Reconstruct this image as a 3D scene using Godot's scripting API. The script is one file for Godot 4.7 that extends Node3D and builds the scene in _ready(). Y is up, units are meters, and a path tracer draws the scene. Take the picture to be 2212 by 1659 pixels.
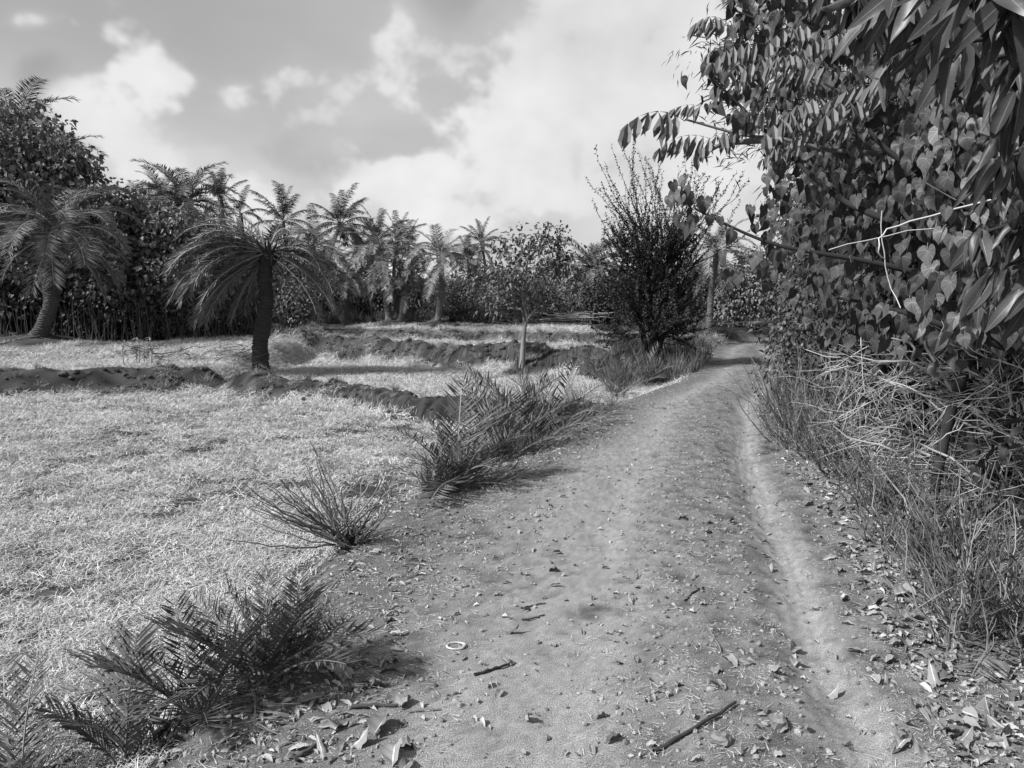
extends Node3D
# A dirt track beside dry paddy terraces, palms and thickets. Black and white photograph: every base colour is a grey.

var rng := RandomNumberGenerator.new()
var nA := FastNoiseLite.new()      # broad lumps
var nB := FastNoiseLite.new()      # hand-sized lumps
var nC := FastNoiseLite.new()      # grain
const CAM_H := 1.6
const PITCH := 0.107650
const EXPOSURE := 1.5
var M := {}
var names := {}
var t_path := PackedFloat32Array()
var t_left := PackedFloat32Array()
var t_right := PackedFloat32Array()
# results of ground()
var g_y := 0.0
var g_a := 0.0
var g_k := 0
var g_straw := 0.0

# ------------------------------------------------------------------ small helpers
func R(a: float, b: float) -> float:
	return rng.randf_range(a, b)

func RV(s: float) -> Vector3:
	return Vector3(R(-s, s), R(-s, s), R(-s, s))

func lin(g: float) -> Color:                       # linear grey to the sRGB colour a material wants
	return Color(g, g, g).linear_to_srgb()

func vp(px: float, py: float, depth: float) -> Vector3:      # a sight line of the survey (2212 x 1659 units) at a depth in metres
	var a := (px - 1106.0) / 1661.0
	var b := -(py - 829.5) / 1661.0
	var dy := b * cos(PITCH) - sin(PITCH)
	var dz := cos(PITCH) + b * sin(PITCH)
	var t := depth / dz
	return Vector3(a * t, CAM_H + dy * t, -depth)

func hit(px: float, py: float) -> Vector3:         # where that sight line meets the ground
	var a := (px - 1106.0) / 1661.0
	var b := -(py - 829.5) / 1661.0
	var dy := b * cos(PITCH) - sin(PITCH)
	var dz := cos(PITCH) + b * sin(PITCH)
	var gy := -0.1
	var t := 1.0
	for k in 9:
		t = (CAM_H - gy) / maxf(0.004, -dy)
		ground(a * t, dz * t)
		gy = lerpf(gy, g_y, 0.7)
	return Vector3(a * t, g_y, -dz * t)

func gp(px: float, depth: float) -> Vector3:       # ground under a survey column at a depth
	var x := (px - 1106.0) / 1661.0 * depth
	ground(x, depth)
	return Vector3(x, g_y, -depth)

func numbered(called: String) -> String:
	var k: int = names.get(called, 0)
	names[called] = k + 1
	return called if k == 0 else "%s_%03d" % [called, k]

func tag(o: Node, label: String, category: String, group := "") -> Node:
	o.set_meta("label", label)
	o.set_meta("category", category)
	if group != "":
		o.set_meta("group", group)
	return o

func base(called: String, at: Vector3, label: String, category: String, group := "") -> Node3D:
	var o := Node3D.new()
	o.name = numbered(called)
	add_child(o)
	o.position = at
	tag(o, label, category, group)
	return o

func part(called: String, mesh: Mesh, m: Material, parent: Node, xf := Transform3D()) -> MeshInstance3D:
	var o := MeshInstance3D.new()
	o.mesh = mesh
	o.material_override = m
	o.transform = xf
	if parent == self:
		o.name = numbered(called)
		add_child(o)
	else:
		o.name = called
		parent.add_child(o, true)
	return o

func many(called: String, mesh: Mesh, m: Material, xfs: Array, cols: PackedFloat32Array, parent: Node) -> MultiMeshInstance3D:
	var mm := MultiMesh.new()
	mm.transform_format = MultiMesh.TRANSFORM_3D
	mm.use_colors = true
	mm.mesh = mesh
	mm.instance_count = xfs.size()
	for i in xfs.size():
		mm.set_instance_transform(i, xfs[i])
		mm.set_instance_color(i, Color(cols[i], cols[i], cols[i]))
	var o := MultiMeshInstance3D.new()
	o.multimesh = mm
	o.material_override = m
	if parent == self:
		o.name = numbered(called)
		add_child(o)
	else:
		o.name = called
		parent.add_child(o, true)
	o.set_meta("kind", "stuff")
	return o

func basis_to(dir: Vector3, face: Vector3) -> Basis:   # y along -dir (leaf hangs along dir), z towards face
	var y := -dir.normalized()
	var z := (face - y * face.dot(y)).normalized()
	if z.length() < 0.5:
		z = y.cross(Vector3(0.3, 0.1, 0.9)).normalized()
	return Basis(y.cross(z), y, z)

# triangle soup without normals: drawn flat
class Soup:
	var v := PackedVector3Array()
	var c := PackedColorArray()
	func tri(a: Vector3, b: Vector3, d: Vector3, g: float) -> void:
		v.push_back(a); v.push_back(b); v.push_back(d)
		var k := Color(g, g, g)
		c.push_back(k); c.push_back(k); c.push_back(k)
	func leaf(p: Vector3, dir: Vector3, up: Vector3, length: float, width: float, g: float) -> void:
		var s := dir.cross(up).normalized() * width * 0.5
		var m := p + dir * length * 0.42 + up * width * 0.18
		var tip := p + dir * length - up * length * 0.12
		tri(p, m - s, tip, g)
		tri(p, tip, m + s, g * 0.92)
	func add(o: Soup, xf: Transform3D) -> void:
		v.append_array(xf * o.v)
		c.append_array(o.c)
	func mesh() -> ArrayMesh:
		var a := []
		a.resize(Mesh.ARRAY_MAX)
		a[Mesh.ARRAY_VERTEX] = v
		a[Mesh.ARRAY_COLOR] = c
		var m := ArrayMesh.new()
		m.add_surface_from_arrays(Mesh.PRIMITIVE_TRIANGLES, a)
		return m

# smooth meshes with normals
class Smooth:
	var v := PackedVector3Array()
	var n := PackedVector3Array()
	var c := PackedColorArray()
	var uv := PackedVector2Array()
	var i := PackedInt32Array()
	func tube(pts: PackedVector3Array, rad: PackedFloat32Array, sides: int, g: float) -> void:
		var first := v.size()
		var count := pts.size()
		var x := Vector3.ZERO
		for k in count:
			var t := (pts[mini(k + 1, count - 1)] - pts[maxi(k - 1, 0)]).normalized()
			if k == 0:
				x = t.cross(Vector3(0.31, 0.17, 0.93)).normalized()
				if x.length() < 0.1:
					x = t.cross(Vector3.UP).normalized()
			x = (x - t * x.dot(t)).normalized()
			var y := t.cross(x)
			for s in sides:
				var a := TAU * s / sides
				var r := x * cos(a) + y * sin(a)
				v.push_back(pts[k] + r * rad[k])
				n.push_back(r)
				c.push_back(Color(g, g, g))
		for k in count - 1:
			for s in sides:
				var p := first + k * sides + s
				var q := first + k * sides + (s + 1) % sides
				i.push_back(p); i.push_back(q + sides); i.push_back(q)
				i.push_back(p); i.push_back(p + sides); i.push_back(q + sides)
		# closed end
		v.push_back(pts[count - 1] + (pts[count - 1] - pts[count - 2]).normalized() * rad[count - 1] * 0.5)
		n.push_back((pts[count - 1] - pts[count - 2]).normalized())
		c.push_back(Color(g, g, g))
		var e := v.size() - 1
		var l := first + (count - 1) * sides
		for s in sides:
			i.push_back(l + s); i.push_back(e); i.push_back(l + (s + 1) % sides)
	func fix() -> Smooth:                            # normals from the faces themselves
		for k in n.size():
			n[k] = Vector3.ZERO
		for k in range(0, i.size(), 3):
			var f := (v[i[k + 2]] - v[i[k]]).cross(v[i[k + 1]] - v[i[k]])
			n[i[k]] += f
			n[i[k + 1]] += f
			n[i[k + 2]] += f
		for k in n.size():
			n[k] = n[k].normalized() if n[k].length() > 1e-12 else Vector3.UP
		return self
	func mesh() -> ArrayMesh:
		var a := []
		a.resize(Mesh.ARRAY_MAX)
		a[Mesh.ARRAY_VERTEX] = v
		a[Mesh.ARRAY_NORMAL] = n
		a[Mesh.ARRAY_COLOR] = c
		if uv.size() == v.size():
			a[Mesh.ARRAY_TEX_UV] = uv
		a[Mesh.ARRAY_INDEX] = i
		var m := ArrayMesh.new()
		m.add_surface_from_arrays(Mesh.PRIMITIVE_TRIANGLES, a)
		return m

func line(a: Vector3, b: Vector3, n: int, bend: Vector3, jitter: float) -> PackedVector3Array:
	var p := PackedVector3Array()
	for k in n + 1:
		var t := float(k) / n
		p.push_back(a.lerp(b, t) + bend * (4.0 * t * (1.0 - t)) + (RV(jitter) if k > 0 else Vector3.ZERO))
	return p

func taper(n: int, r0: float, r1: float) -> PackedFloat32Array:
	var r := PackedFloat32Array()
	for k in n + 1:
		r.push_back(lerpf(r0, r1, float(k) / n))
	return r

func stick_mesh(a: Vector3, b: Vector3, r0: float, r1: float, bend: Vector3, jitter: float, g: float, sides := 6, n := 7) -> ArrayMesh:
	var s := Smooth.new()
	s.tube(line(a, b, n, bend, jitter), taper(n, r0, r1), sides, g)
	return s.mesh()

# ------------------------------------------------------------------ the lie of the land
func table(pts: Array, lo: float, step: float, count: int) -> PackedFloat32Array:
	var out := PackedFloat32Array()
	var n := pts.size()
	for q in count:
		var x := lo + q * step
		var k := 0
		while k < n - 2 and x > pts[k + 1][0]:
			k += 1
		var x0: float = pts[k][0]
		var x1: float = pts[k + 1][0]
		var t := clampf((x - x0) / (x1 - x0), 0.0, 1.0)
		var pre: float = pts[maxi(k - 1, 0)][1]
		var post: float = pts[mini(k + 2, n - 1)][1]
		out.push_back(lerpf(cubic_interpolate(pts[k][1], pts[k + 1][1], pre, post, t), lerpf(pts[k][1], pts[k + 1][1], t), 0.4))
	return out

func look(t: PackedFloat32Array, x: float, lo: float, step: float) -> float:
	var f := (x - lo) / step
	var k := clampi(int(f), 0, t.size() - 2)
	return lerpf(t[k], t[k + 1], clampf(f - k, 0.0, 1.0))

var t_d1 := PackedFloat32Array()
var t_d2 := PackedFloat32Array()
var t_d3 := PackedFloat32Array()
var mounds := [[-5.3, 16.15, 0.75, 0.22], [-5.1, 33.6, 1.5, 0.42], [-3.1, 32.2, 1.2, 0.4], [-14.0, 22.7, 1.4, 0.3], [0.3, 19.9, 0.7, 0.12], [2.2, 18.7, 0.9, 0.2], [-1.2, 12.3, 0.5, 0.12], [0.2, 32.0, 0.7, 0.2]]

func setup_land() -> void:
	t_path = table([[-8, -0.6], [0, 0.45], [2.5, 0.72], [3.4, 0.9], [4.7, 1.17], [6.1, 1.5], [8, 1.95], [10, 2.52], [12, 3.1], [13.4, 3.75], [15.6, 4.75], [19, 5.85], [22, 6.75], [24.5, 7.5], [28, 9.2], [35, 13.5], [45, 20], [60, 30]], -8, 0.1, 700)
	t_left = table([[-8, 1.6], [2.5, 1.75], [3.3, 1.92], [4.5, 2.1], [6.2, 2.25], [7.3, 1.95], [8.5, 1.4], [11.5, 1.3], [14.8, 1.15], [24, 0.95], [60, 0.9]], -8, 0.1, 700)
	t_right = table([[-8, 1.3], [3.2, 1.3], [5.2, 1.4], [8, 1.3], [11.5, 1.12], [17, 0.8], [24, 0.75], [60, 0.8]], -8, 0.1, 700)
	t_d1 = table([[-40, 15], [-20, 15.4], [-11, 15.9], [-9, 16.3], [-6.8, 17.0], [-5.3, 16.2], [-3.5, 14.7], [-2, 13.4], [-1, 12.4], [3, 11.6], [40, 11]], -40, 0.25, 330)
	t_d2 = table([[-40, 36], [-14, 33], [-9, 28], [-7, 26], [-5.2, 24.5], [-3, 22.9], [-1, 21.7], [0.5, 20.7], [2.2, 19.6], [6, 18.5], [40, 16]], -40, 0.25, 330)
	t_d3 = table([[-40, 41], [-12, 36], [-8, 31.5], [-3.5, 29.2], [-1, 28.5], [1.4, 26.7], [3, 25.6], [8, 25], [40, 24]], -40, 0.25, 330)

func ground(x: float, d: float) -> void:
	var cx := look(t_path, d, -8, 0.1)
	var slope := look(t_path, d + 0.5, -8, 0.1) - look(t_path, d - 0.5, -8, 0.1)
	var s := (x - cx) / sqrt(1.0 + slope * slope)
	var lumps := nA.get_noise_2d(x * 10.0, d * 10.0)
	var hand := nB.get_noise_2d(x * 10.0, d * 10.0)
	var le := -look(t_left, d, -8, 0.1) + hand * 0.14 + lumps * 0.1
	var re := look(t_right, d, -8, 0.1) + hand * 0.12
	# fields
	var wob := lumps * 0.55 + hand * 0.05
	var d1 := look(t_d1, x, -40, 0.25) + wob * 0.6
	var d2 := look(t_d2, x, -40, 0.25) + wob
	var d3 := look(t_d3, x, -40, 0.25) + wob
	var leftness := 1.0 - smoothstep(-7.0, -6.2, x)
	var y := lerpf(-0.35, lerpf(-0.3, 0.04, leftness), smoothstep(d1 - 0.3, d1 + 0.15, d))
	y = lerpf(y, 0.1, smoothstep(d2 - 0.5, d2 + 0.3, d))
	y = lerpf(y, 0.38, smoothstep(d3 - 0.35, d3 + 0.2, d))
	y = lerpf(y, 0.55, smoothstep(d3 + 3.4, d3 + 4.2, d) * 0.7)
	y += 0.3 * leftness * smoothstep(20.5, 22.5, d) * (1.0 - smoothstep(26.0, 30.0, d))
	var q1 := (d - d1) / 0.62
	var q2 := (d - d2) / 0.85
	var q3 := (d - d3) / 0.5
	var q4 := (d - 20.0 + x * 0.02) / 0.5
	var b1 := exp(-q1 * q1 * q1 * q1) * (0.28 - 0.17 * leftness) * (1.0 - exp(-pow((x + 6.45) / 0.3, 2.0)))
	var gap := 1.0 - 0.75 * exp(-pow((x + 2.3) / 0.22, 2.0))
	var b2 := exp(-q2 * q2 * q2 * q2) * (0.3 + lumps * 0.14) * gap * (1.0 - smoothstep(2.2, 2.9, x))
	var b3 := exp(-q3 * q3 * q3 * q3) * 0.1
	var b4 := exp(-q4 * q4 * q4 * q4) * 0.16 * leftness
	y += b1 + b2 + b3 + b4
	var bund := clampf(b1 / 0.27 + b2 / 0.34 + b3 * 4.0 + b4 * 3.0, 0.0, 1.0)
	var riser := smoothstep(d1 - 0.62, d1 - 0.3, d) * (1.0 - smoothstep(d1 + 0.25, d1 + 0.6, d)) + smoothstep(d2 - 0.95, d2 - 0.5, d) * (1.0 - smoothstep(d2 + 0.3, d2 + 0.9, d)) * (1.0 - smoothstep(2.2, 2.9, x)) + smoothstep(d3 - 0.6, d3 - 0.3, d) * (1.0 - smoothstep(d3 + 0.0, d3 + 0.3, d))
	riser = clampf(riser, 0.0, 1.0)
	for m in mounds:
		var dx: float = x - m[0]
		var dd: float = d - m[1]
		var rr: float = (dx * dx + dd * dd) / (m[2] * m[2])
		if rr < 4.0:
			var e := exp(-rr * 1.6)
			y += m[3] * e
			bund = maxf(bund, e)
			riser = maxf(riser, smoothstep(0.15, 0.5, e))
	var boss := nA.get_noise_2d(x * 27.0, d * 27.0)
	y += lumps * 0.035 + hand * 0.014 + (boss * 0.085 + hand * 0.02) * maxf(bund, riser)
	# from field up the bank to the path
	var up := smoothstep(le - 0.75, le + 0.12, s)
	var py := 0.05 * smoothstep(20.0, 28.0, d)
	var inner := clampf((s - le) / (re - le), 0.0, 1.0)
	py += 0.03 * sin(inner * PI) + lumps * 0.02 + hand * 0.012
	var rl := exp(-pow((s + 0.58 + lumps * 0.1) / 0.22, 2.0))
	var rr2 := exp(-pow((s - 0.5 - lumps * 0.05) / 0.14, 2.0))
	py -= 0.03 * rl * (0.7 + lumps) + 0.06 * rr2
	if rr2 > 0.2 and d < 9.0:                     # tyre ribs pressed into the soft rut
		py += 0.0075 * sin((s - 0.5 - lumps * 0.05) * 92.0) * rr2 * (0.6 + 0.5 * hand)
		py += 0.004 * signf(sin(d * 70.0 + absf(s - 0.5) * 60.0)) * rr2 * maxf(0.0, 0.4 + lumps)
	if s > re:
		py += 0.16 * smoothstep(0.0, 1.0, s - re) + hand * 0.04 * smoothstep(0.0, 0.5, s - re)
	y = lerpf(y, py, up)
	var fine := nC.get_noise_2d(x * 10.0, d * 10.0)
	y += fine * 0.008
	g_y = y
	# what it is made of: straw, dust, dark soil, leaf mould
	var straw := clampf(0.60 + lumps * 0.7 + hand * 1.1 + (0.22 if d > d1 else 0.0), 0.0, 1.0)
	var field_a := lerpf(0.06, 0.19, straw)
	if d > d1:                                      # the upper terraces lie under bleached straw
		field_a = lerpf(0.12, 0.42, straw)
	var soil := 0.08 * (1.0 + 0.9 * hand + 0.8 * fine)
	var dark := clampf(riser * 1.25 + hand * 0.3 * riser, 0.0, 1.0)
	var topstraw := smoothstep(0.1, 0.6, lumps + hand + 0.35) * bund
	field_a = lerpf(field_a, 0.12 + 0.05 * hand, 0.7 * smoothstep(0.2, 0.6, bund))
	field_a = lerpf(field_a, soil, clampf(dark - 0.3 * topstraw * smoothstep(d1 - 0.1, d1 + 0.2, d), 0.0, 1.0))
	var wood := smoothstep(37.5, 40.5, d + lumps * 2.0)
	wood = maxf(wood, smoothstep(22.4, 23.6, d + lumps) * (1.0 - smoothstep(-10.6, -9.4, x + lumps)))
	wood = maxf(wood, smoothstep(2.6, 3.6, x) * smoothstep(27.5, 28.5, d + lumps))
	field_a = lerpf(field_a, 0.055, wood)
	var bare := exp(-pow((s + 0.72 + lumps * 0.2) / 0.5, 2.0))
	var dust := clampf(maxf(maxf(rl, bare * 0.85), rr2) + hand * 0.3 + 0.2, 0.0, 1.0)
	var path_a := lerpf(0.23 + 0.12 * hand, 0.47, dust)
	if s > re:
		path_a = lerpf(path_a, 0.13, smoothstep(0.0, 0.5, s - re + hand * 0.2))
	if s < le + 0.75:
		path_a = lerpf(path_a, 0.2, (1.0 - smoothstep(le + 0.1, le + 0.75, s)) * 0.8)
	var mix := smoothstep(0.3, 0.95, up + hand * 0.45 + lumps * 0.3)
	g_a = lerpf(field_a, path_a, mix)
	g_a *= 1.0 + 0.35 * fine
	g_straw = (1.0 - mix) * (1.0 - wood) * pow(1.0 - dark, 2.0) * (1.0 - 0.8 * smoothstep(0.25, 0.6, bund)) * straw
	g_k = 0 if (s > le - 0.05 and s < re + 0.05 and d < 30.0) else (2 if (wood > 0.5 or s > re) else 1)

func spread(lo: float, hi: float, centre0: float, centre1: float, fine: float, grow: float) -> PackedFloat32Array:
	var a := PackedFloat32Array()
	var x := centre0
	while x > lo:
		x -= fine + (centre0 - x) * grow
		a.push_back(x)
	a.reverse()
	x = centre0
	while x < centre1:
		a.push_back(x)
		x += fine
	while x < hi:
		a.push_back(x)
		x += fine + (x - centre1) * grow
	a.push_back(hi)
	return a

func make_land() -> void:
	var xs := spread(-160.0, 160.0, 0.0, 2.6, 0.024, 0.027)
	var ds := spread(-14.0, 240.0, 2.3, 2.9, 0.022, 0.0108)
	var nx := xs.size()
	var nd := ds.size()
	print("land ", nx, " x ", nd)
	var v := PackedVector3Array()
	var c := PackedColorArray()
	var k := PackedByteArray()
	v.resize(nx * nd)
	c.resize(nx * nd)
	k.resize(nx * nd)
	for j in nd:
		for i in nx:
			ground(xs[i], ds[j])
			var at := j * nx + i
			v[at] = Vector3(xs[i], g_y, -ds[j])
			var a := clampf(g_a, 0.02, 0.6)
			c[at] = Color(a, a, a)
			k[at] = g_k
	var n := PackedVector3Array()
	n.resize(nx * nd)
	for j in nd:
		for i in nx:
			var e := v[j * nx + mini(i + 1, nx - 1)] - v[j * nx + maxi(i - 1, 0)]
			var f := v[mini(j + 1, nd - 1) * nx + i] - v[maxi(j - 1, 0) * nx + i]
			n[j * nx + i] = e.cross(f).normalized()
	var idx := [PackedInt32Array(), PackedInt32Array(), PackedInt32Array()]
	var i0 := PackedInt32Array()
	var i1 := PackedInt32Array()
	var i2 := PackedInt32Array()
	for j in nd - 1:
		for i in nx - 1:
			var a := j * nx + i
			var q := PackedInt32Array([a, a + nx, a + nx + 1, a, a + nx + 1, a + 1])
			match k[a]:
				0: i0.append_array(q)
				1: i1.append_array(q)
				_: i2.append_array(q)
	idx = [i0, i1, i2]
	for w in 3:
		# keep only the vertices this piece uses
		var used := PackedInt32Array()
		used.resize(nx * nd)
		used.fill(-1)
		var vv := PackedVector3Array()
		var nn := PackedVector3Array()
		var cc := PackedColorArray()
		var ii := PackedInt32Array()
		var src: PackedInt32Array = idx[w]
		for q in src:
			if used[q] < 0:
				used[q] = vv.size()
				vv.push_back(v[q]); nn.push_back(n[q]); cc.push_back(c[q])
			ii.push_back(used[q])
		var arr := []
		arr.resize(Mesh.ARRAY_MAX)
		arr[Mesh.ARRAY_VERTEX] = vv
		arr[Mesh.ARRAY_NORMAL] = nn
		arr[Mesh.ARRAY_COLOR] = cc
		arr[Mesh.ARRAY_INDEX] = ii
		var m := ArrayMesh.new()
		m.add_surface_from_arrays(Mesh.PRIMITIVE_TRIANGLES, arr)
		var o := part(["path", "field", "ground"][w], m, M.land, self)
		o.set_meta("kind", "structure")

# ------------------------------------------------------------------ sky
func sky_value(az: float, el: float, ns: FastNoiseLite, ns2: FastNoiseLite) -> float:
	var dir := Vector3(sin(az) * cos(el), sin(el), -cos(az) * cos(el))
	var q := dir / (dir.y + 0.22)                # a cloud deck seen in perspective
	var f := ns.get_noise_3d(q.x * 60.0, q.z * 60.0, 3.0)
	var f2 := ns2.get_noise_3d(dir.x * 330.0, dir.y * 420.0, dir.z * 330.0)
	var v := lerpf(0.83, 0.70, smoothstep(0.05, 0.34, dir.y)) + f * 0.10
	var bright := 0.12 + f * 0.35
	var dark := f2 * 0.2 - 0.25
	if absf(az) < 0.95 and el < 0.7:
		var X := 1106.0 + 1661.0 * tan(az)
		var Y := 650.0 - 1661.0 * tan(el) / cos(az)
		for k in range(0, blob.size(), 5):
			var dx := (X - blob[k]) / blob[k + 2]
			if dx > 2.3 or dx < -2.3:
				continue
			var dy := (Y - blob[k + 1]) / blob[k + 3]
			if dy > 2.3 or dy < -2.3:
				continue
			var w := blob[k + 4]
			var r := exp(-dx * dx - dy * dy)
			if w > 0.0:
				bright += w * r
			else:
				dark -= w * r
	var big := ns.get_noise_3d(dir.x * 130.0 + 40.0, dir.y * 170.0, dir.z * 130.0)
	var soft := smoothstep(0.1, 1.0, bright + f2 * 0.5)
	var hard := smoothstep(0.34, 0.70, bright + f2 * 1.1 + big * 0.35)
	v = lerpf(v, 0.88, soft * 0.6)
	v = lerpf(v, 0.915 + f2 * 0.10 + big * 0.07, hard * 0.8)
	v = lerpf(v, 0.665 + f2 * 0.16, smoothstep(0.15, 0.85, dark + f2 * 0.7 + big * 0.2) * 0.72)
	v = lerpf(v, 0.88, (1.0 - smoothstep(0.0, 0.13, dir.y)) * 0.4)
	return clampf(v, 0.5, 0.95)

var blob := PackedFloat32Array()
var blobs := [
	# bright heaps: x, y, rx, ry, strength
	[1330, 40, 260, 170, 0.75], [1160, 90, 90, 80, 0.3], [1140, 300, 110, 100, 0.55], [1230, 230, 150, 130, 0.55], [1370, 280, 170, 200, 0.5], [1120, 420, 130, 60, 0.5], [1540, 330, 180, 260, 0.6], [1310, 430, 70, 60, 0.5],
	[895, 378, 66, 34, 0.65], [965, 395, 50, 26, 0.55], [840, 420, 90, 34, 0.42], [105, 72, 62, 30, 0.75], [165, 235, 58, 46, 0.6], [255, 290, 70, 44, 0.55], [320, 330, 70, 60, 0.55], [395, 190, 46, 80, 0.45],
	[522, 240, 40, 38, 0.5], [480, 335, 46, 26, 0.5], [400, 330, 60, 50, 0.4], [590, 318, 40, 24, 0.35], [12, 140, 34, 120, 0.5], [880, 50, 40, 100, 0.3], [560, 188, 260, 26, 0.25], [700, 480, 300, 45, 0.4], [430, 420, 170, 60, 0.45], [1000, 470, 160, 50, 0.45], [760, 430, 60, 40, 0.35],
	# grey undersides
	[130, 150, 90, 62, -0.9], [95, 220, 66, 76, -0.65], [560, 335, 85, 42, -0.7], [690, 372, 95, 42, -0.65], [640, 300, 70, 50, -0.35], [990, 40, 85, 95, -0.85], [850, 10, 260, 55, -0.6], [1244, 385, 28, 62, -0.6], [1225, 330, 50, 40, -0.4], [1350, 455, 60, 30, -0.45],
	[480, 30, 320, 55, -0.5], [740, 240, 170, 60, -0.3], [560, 420, 120, 26, -0.35], [800, 150, 210, 60, -0.3]]

func make_sky() -> Sky:
	var ns := FastNoiseLite.new()
	ns.seed = 11
	ns.frequency = 0.012
	ns.fractal_octaves = 5
	var ns2 := FastNoiseLite.new()
	ns2.seed = 5
	ns2.frequency = 0.016
	ns2.fractal_octaves = 5
	ns2.fractal_gain = 0.55
	for b in blobs:
		for k in 5:
			blob.push_back(b[k])
	var low := Image.create(512, 256, false, Image.FORMAT_RGBF)
	low.fill(Color(0.12, 0.12, 0.12))
	for j in 132:
		var el := PI / 2.0 - (j + 0.5) / 256.0 * PI
		for i in 512:
			if j > 92 and j < 127 and (i < 48 or i > 464):
				continue
			var az := wrapf((i + 0.5) / 512.0 * TAU, -PI, PI)
			var g := pow(sky_value(az, maxf(el, 0.004), ns, ns2), 2.2) / EXPOSURE
			low.set_pixel(i, j, Color(g, g, g))
	low.resize(4096, 2048, Image.INTERPOLATE_BILINEAR)
	for j in range(726, 1030):                    # the part of the sky one can see in detail, at full sharpness
		var el := PI / 2.0 - (j + 0.5) / 2048.0 * PI
		for i in range(-404, 404):
			var az := (i + 0.5) / 4096.0 * TAU
			var g := pow(sky_value(az, maxf(el, 0.004), ns, ns2), 2.2) / EXPOSURE
			low.set_pixel(posmod(i, 4096), j, Color(g, g, g))
	var pano := PanoramaSkyMaterial.new()
	pano.panorama = ImageTexture.create_from_image(low)
	var sky := Sky.new()
	sky.sky_material = pano
	return sky

# ------------------------------------------------------------------ materials
func grain(freq: float, octaves: int, seed_: int, size := 1024) -> Image:
	var n := FastNoiseLite.new()
	n.seed = seed_
	n.noise_type = FastNoiseLite.TYPE_SIMPLEX_SMOOTH
	n.frequency = freq
	n.fractal_octaves = octaves
	n.fractal_gain = 0.72
	n.fractal_lacunarity = 2.13
	return n.get_seamless_image(size, size)

func std(rough: float, vertex := true, g := 1.0) -> StandardMaterial3D:
	var m := StandardMaterial3D.new()
	m.albedo_color = lin(g)
	m.roughness = rough
	m.vertex_color_use_as_albedo = vertex
	m.metallic_specular = 0.35
	return m

func make_materials() -> void:
	var im := grain(0.17, 4, 3)
	var bump: Image = im.duplicate()
	im.convert(Image.FORMAT_RGB8)
	im.adjust_bcs(1.55, 0.75, 1.0)
	bump.convert(Image.FORMAT_RGBA8)
	bump.bump_map_to_normal_map(3.2)
	var tex := ImageTexture.create_from_image(im)
	var nor := ImageTexture.create_from_image(bump)
	var l := std(1.0)
	l.metallic_specular = 0.15
	l.albedo_texture = tex
	l.normal_enabled = true
	l.normal_texture = nor
	l.normal_scale = 1.0
	l.uv1_triplanar = true
	l.uv1_world_triplanar = true
	l.uv1_scale = Vector3(0.9, 0.9, 0.9)
	M.land = l
	var bark := std(0.95)
	bark.albedo_texture = tex
	bark.normal_enabled = true
	bark.normal_texture = nor
	bark.normal_scale = 0.8
	bark.uv1_triplanar = true
	bark.uv1_scale = Vector3(2.5, 1.0, 2.5)
	M.bark = bark
	M.leaf = std(0.55)
	M.leaf.backlight_enabled = true
	M.leaf.backlight = Color(0.45, 0.45, 0.45)
	M.frond = std(0.5)
	M.frond.backlight_enabled = true
	M.frond.backlight = Color(0.3, 0.3, 0.3)
	M.straw = std(0.8)
	M.twig = std(0.85)
	M.clod = std(1.0)
	M.stone = std(0.95)
	M.stone.albedo_texture = tex
	M.stone.normal_enabled = true
	M.stone.normal_texture = nor
	M.stone.uv1_triplanar = true
	M.stone.uv1_scale = Vector3(6, 6, 6)
	# leaf blades with their veins
	var hv := Image.create(256, 256, false, Image.FORMAT_RGB8)
	var mv := Image.create(128, 512, false, Image.FORMAT_RGB8)
	for j in 256:
		for i in 256:
			var p := Vector2(i / 255.0 * 2.0 - 1.0, j / 255.0 * 2.0 - 0.9)
			var r := p.length()
			var ang := absf(atan2(p.x, p.y))
			var g := 0.62 + 0.12 * nB.get_noise_2d(i * 1.3, j * 1.3) + 0.05 * nC.get_noise_2d(i * 2.0, j * 2.0)
			for a in [0.0, 0.52, 1.05, 1.75]:
				var off: float = absf(ang - a) * r
				g = maxf(g, 0.95 - off * 26.0) if off < 0.014 else g
			var w := fposmod(p.y * 5.0 - absf(p.x) * 3.4, 1.0)
			if w < 0.07:
				g += 0.09
			hv.set_pixel(i, j, Color(g, g, g))
	for j in 512:
		for i in 128:
			var x := absf(i / 127.0 * 2.0 - 1.0)
			var g := 0.6 + 0.1 * nB.get_noise_2d(i * 1.2, j * 0.7)
			if fposmod(j / 512.0 * 17.0 - x * 0.9, 1.0) < 0.1:
				g += 0.07
			if x < 0.07:
				g = 0.95
			mv.set_pixel(i, j, Color(g, g, g))
	var ht := ImageTexture.create_from_image(hv)
	var mt := ImageTexture.create_from_image(mv)
	for k in 3:
		var m := std(0.5, false, [0.17, 0.27, 0.44][k])
		m.albedo_texture = ht
		m.texture_repeat = false
		m.backlight_enabled = true
		m.backlight = Color(0.4, 0.4, 0.4)
		M["heart%d" % k] = m
		m = std(0.38, false, [0.11, 0.18, 0.32][k])
		m.albedo_texture = mt
		m.texture_repeat = false
		m.backlight_enabled = true
		m.backlight = Color(0.25, 0.25, 0.25)
		M["long%d" % k] = m
		m = std(0.7, false, [0.3, 0.48, 0.7][k])
		m.albedo_texture = mt
		m.texture_repeat = false
		M["dry%d" % k] = m

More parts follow.
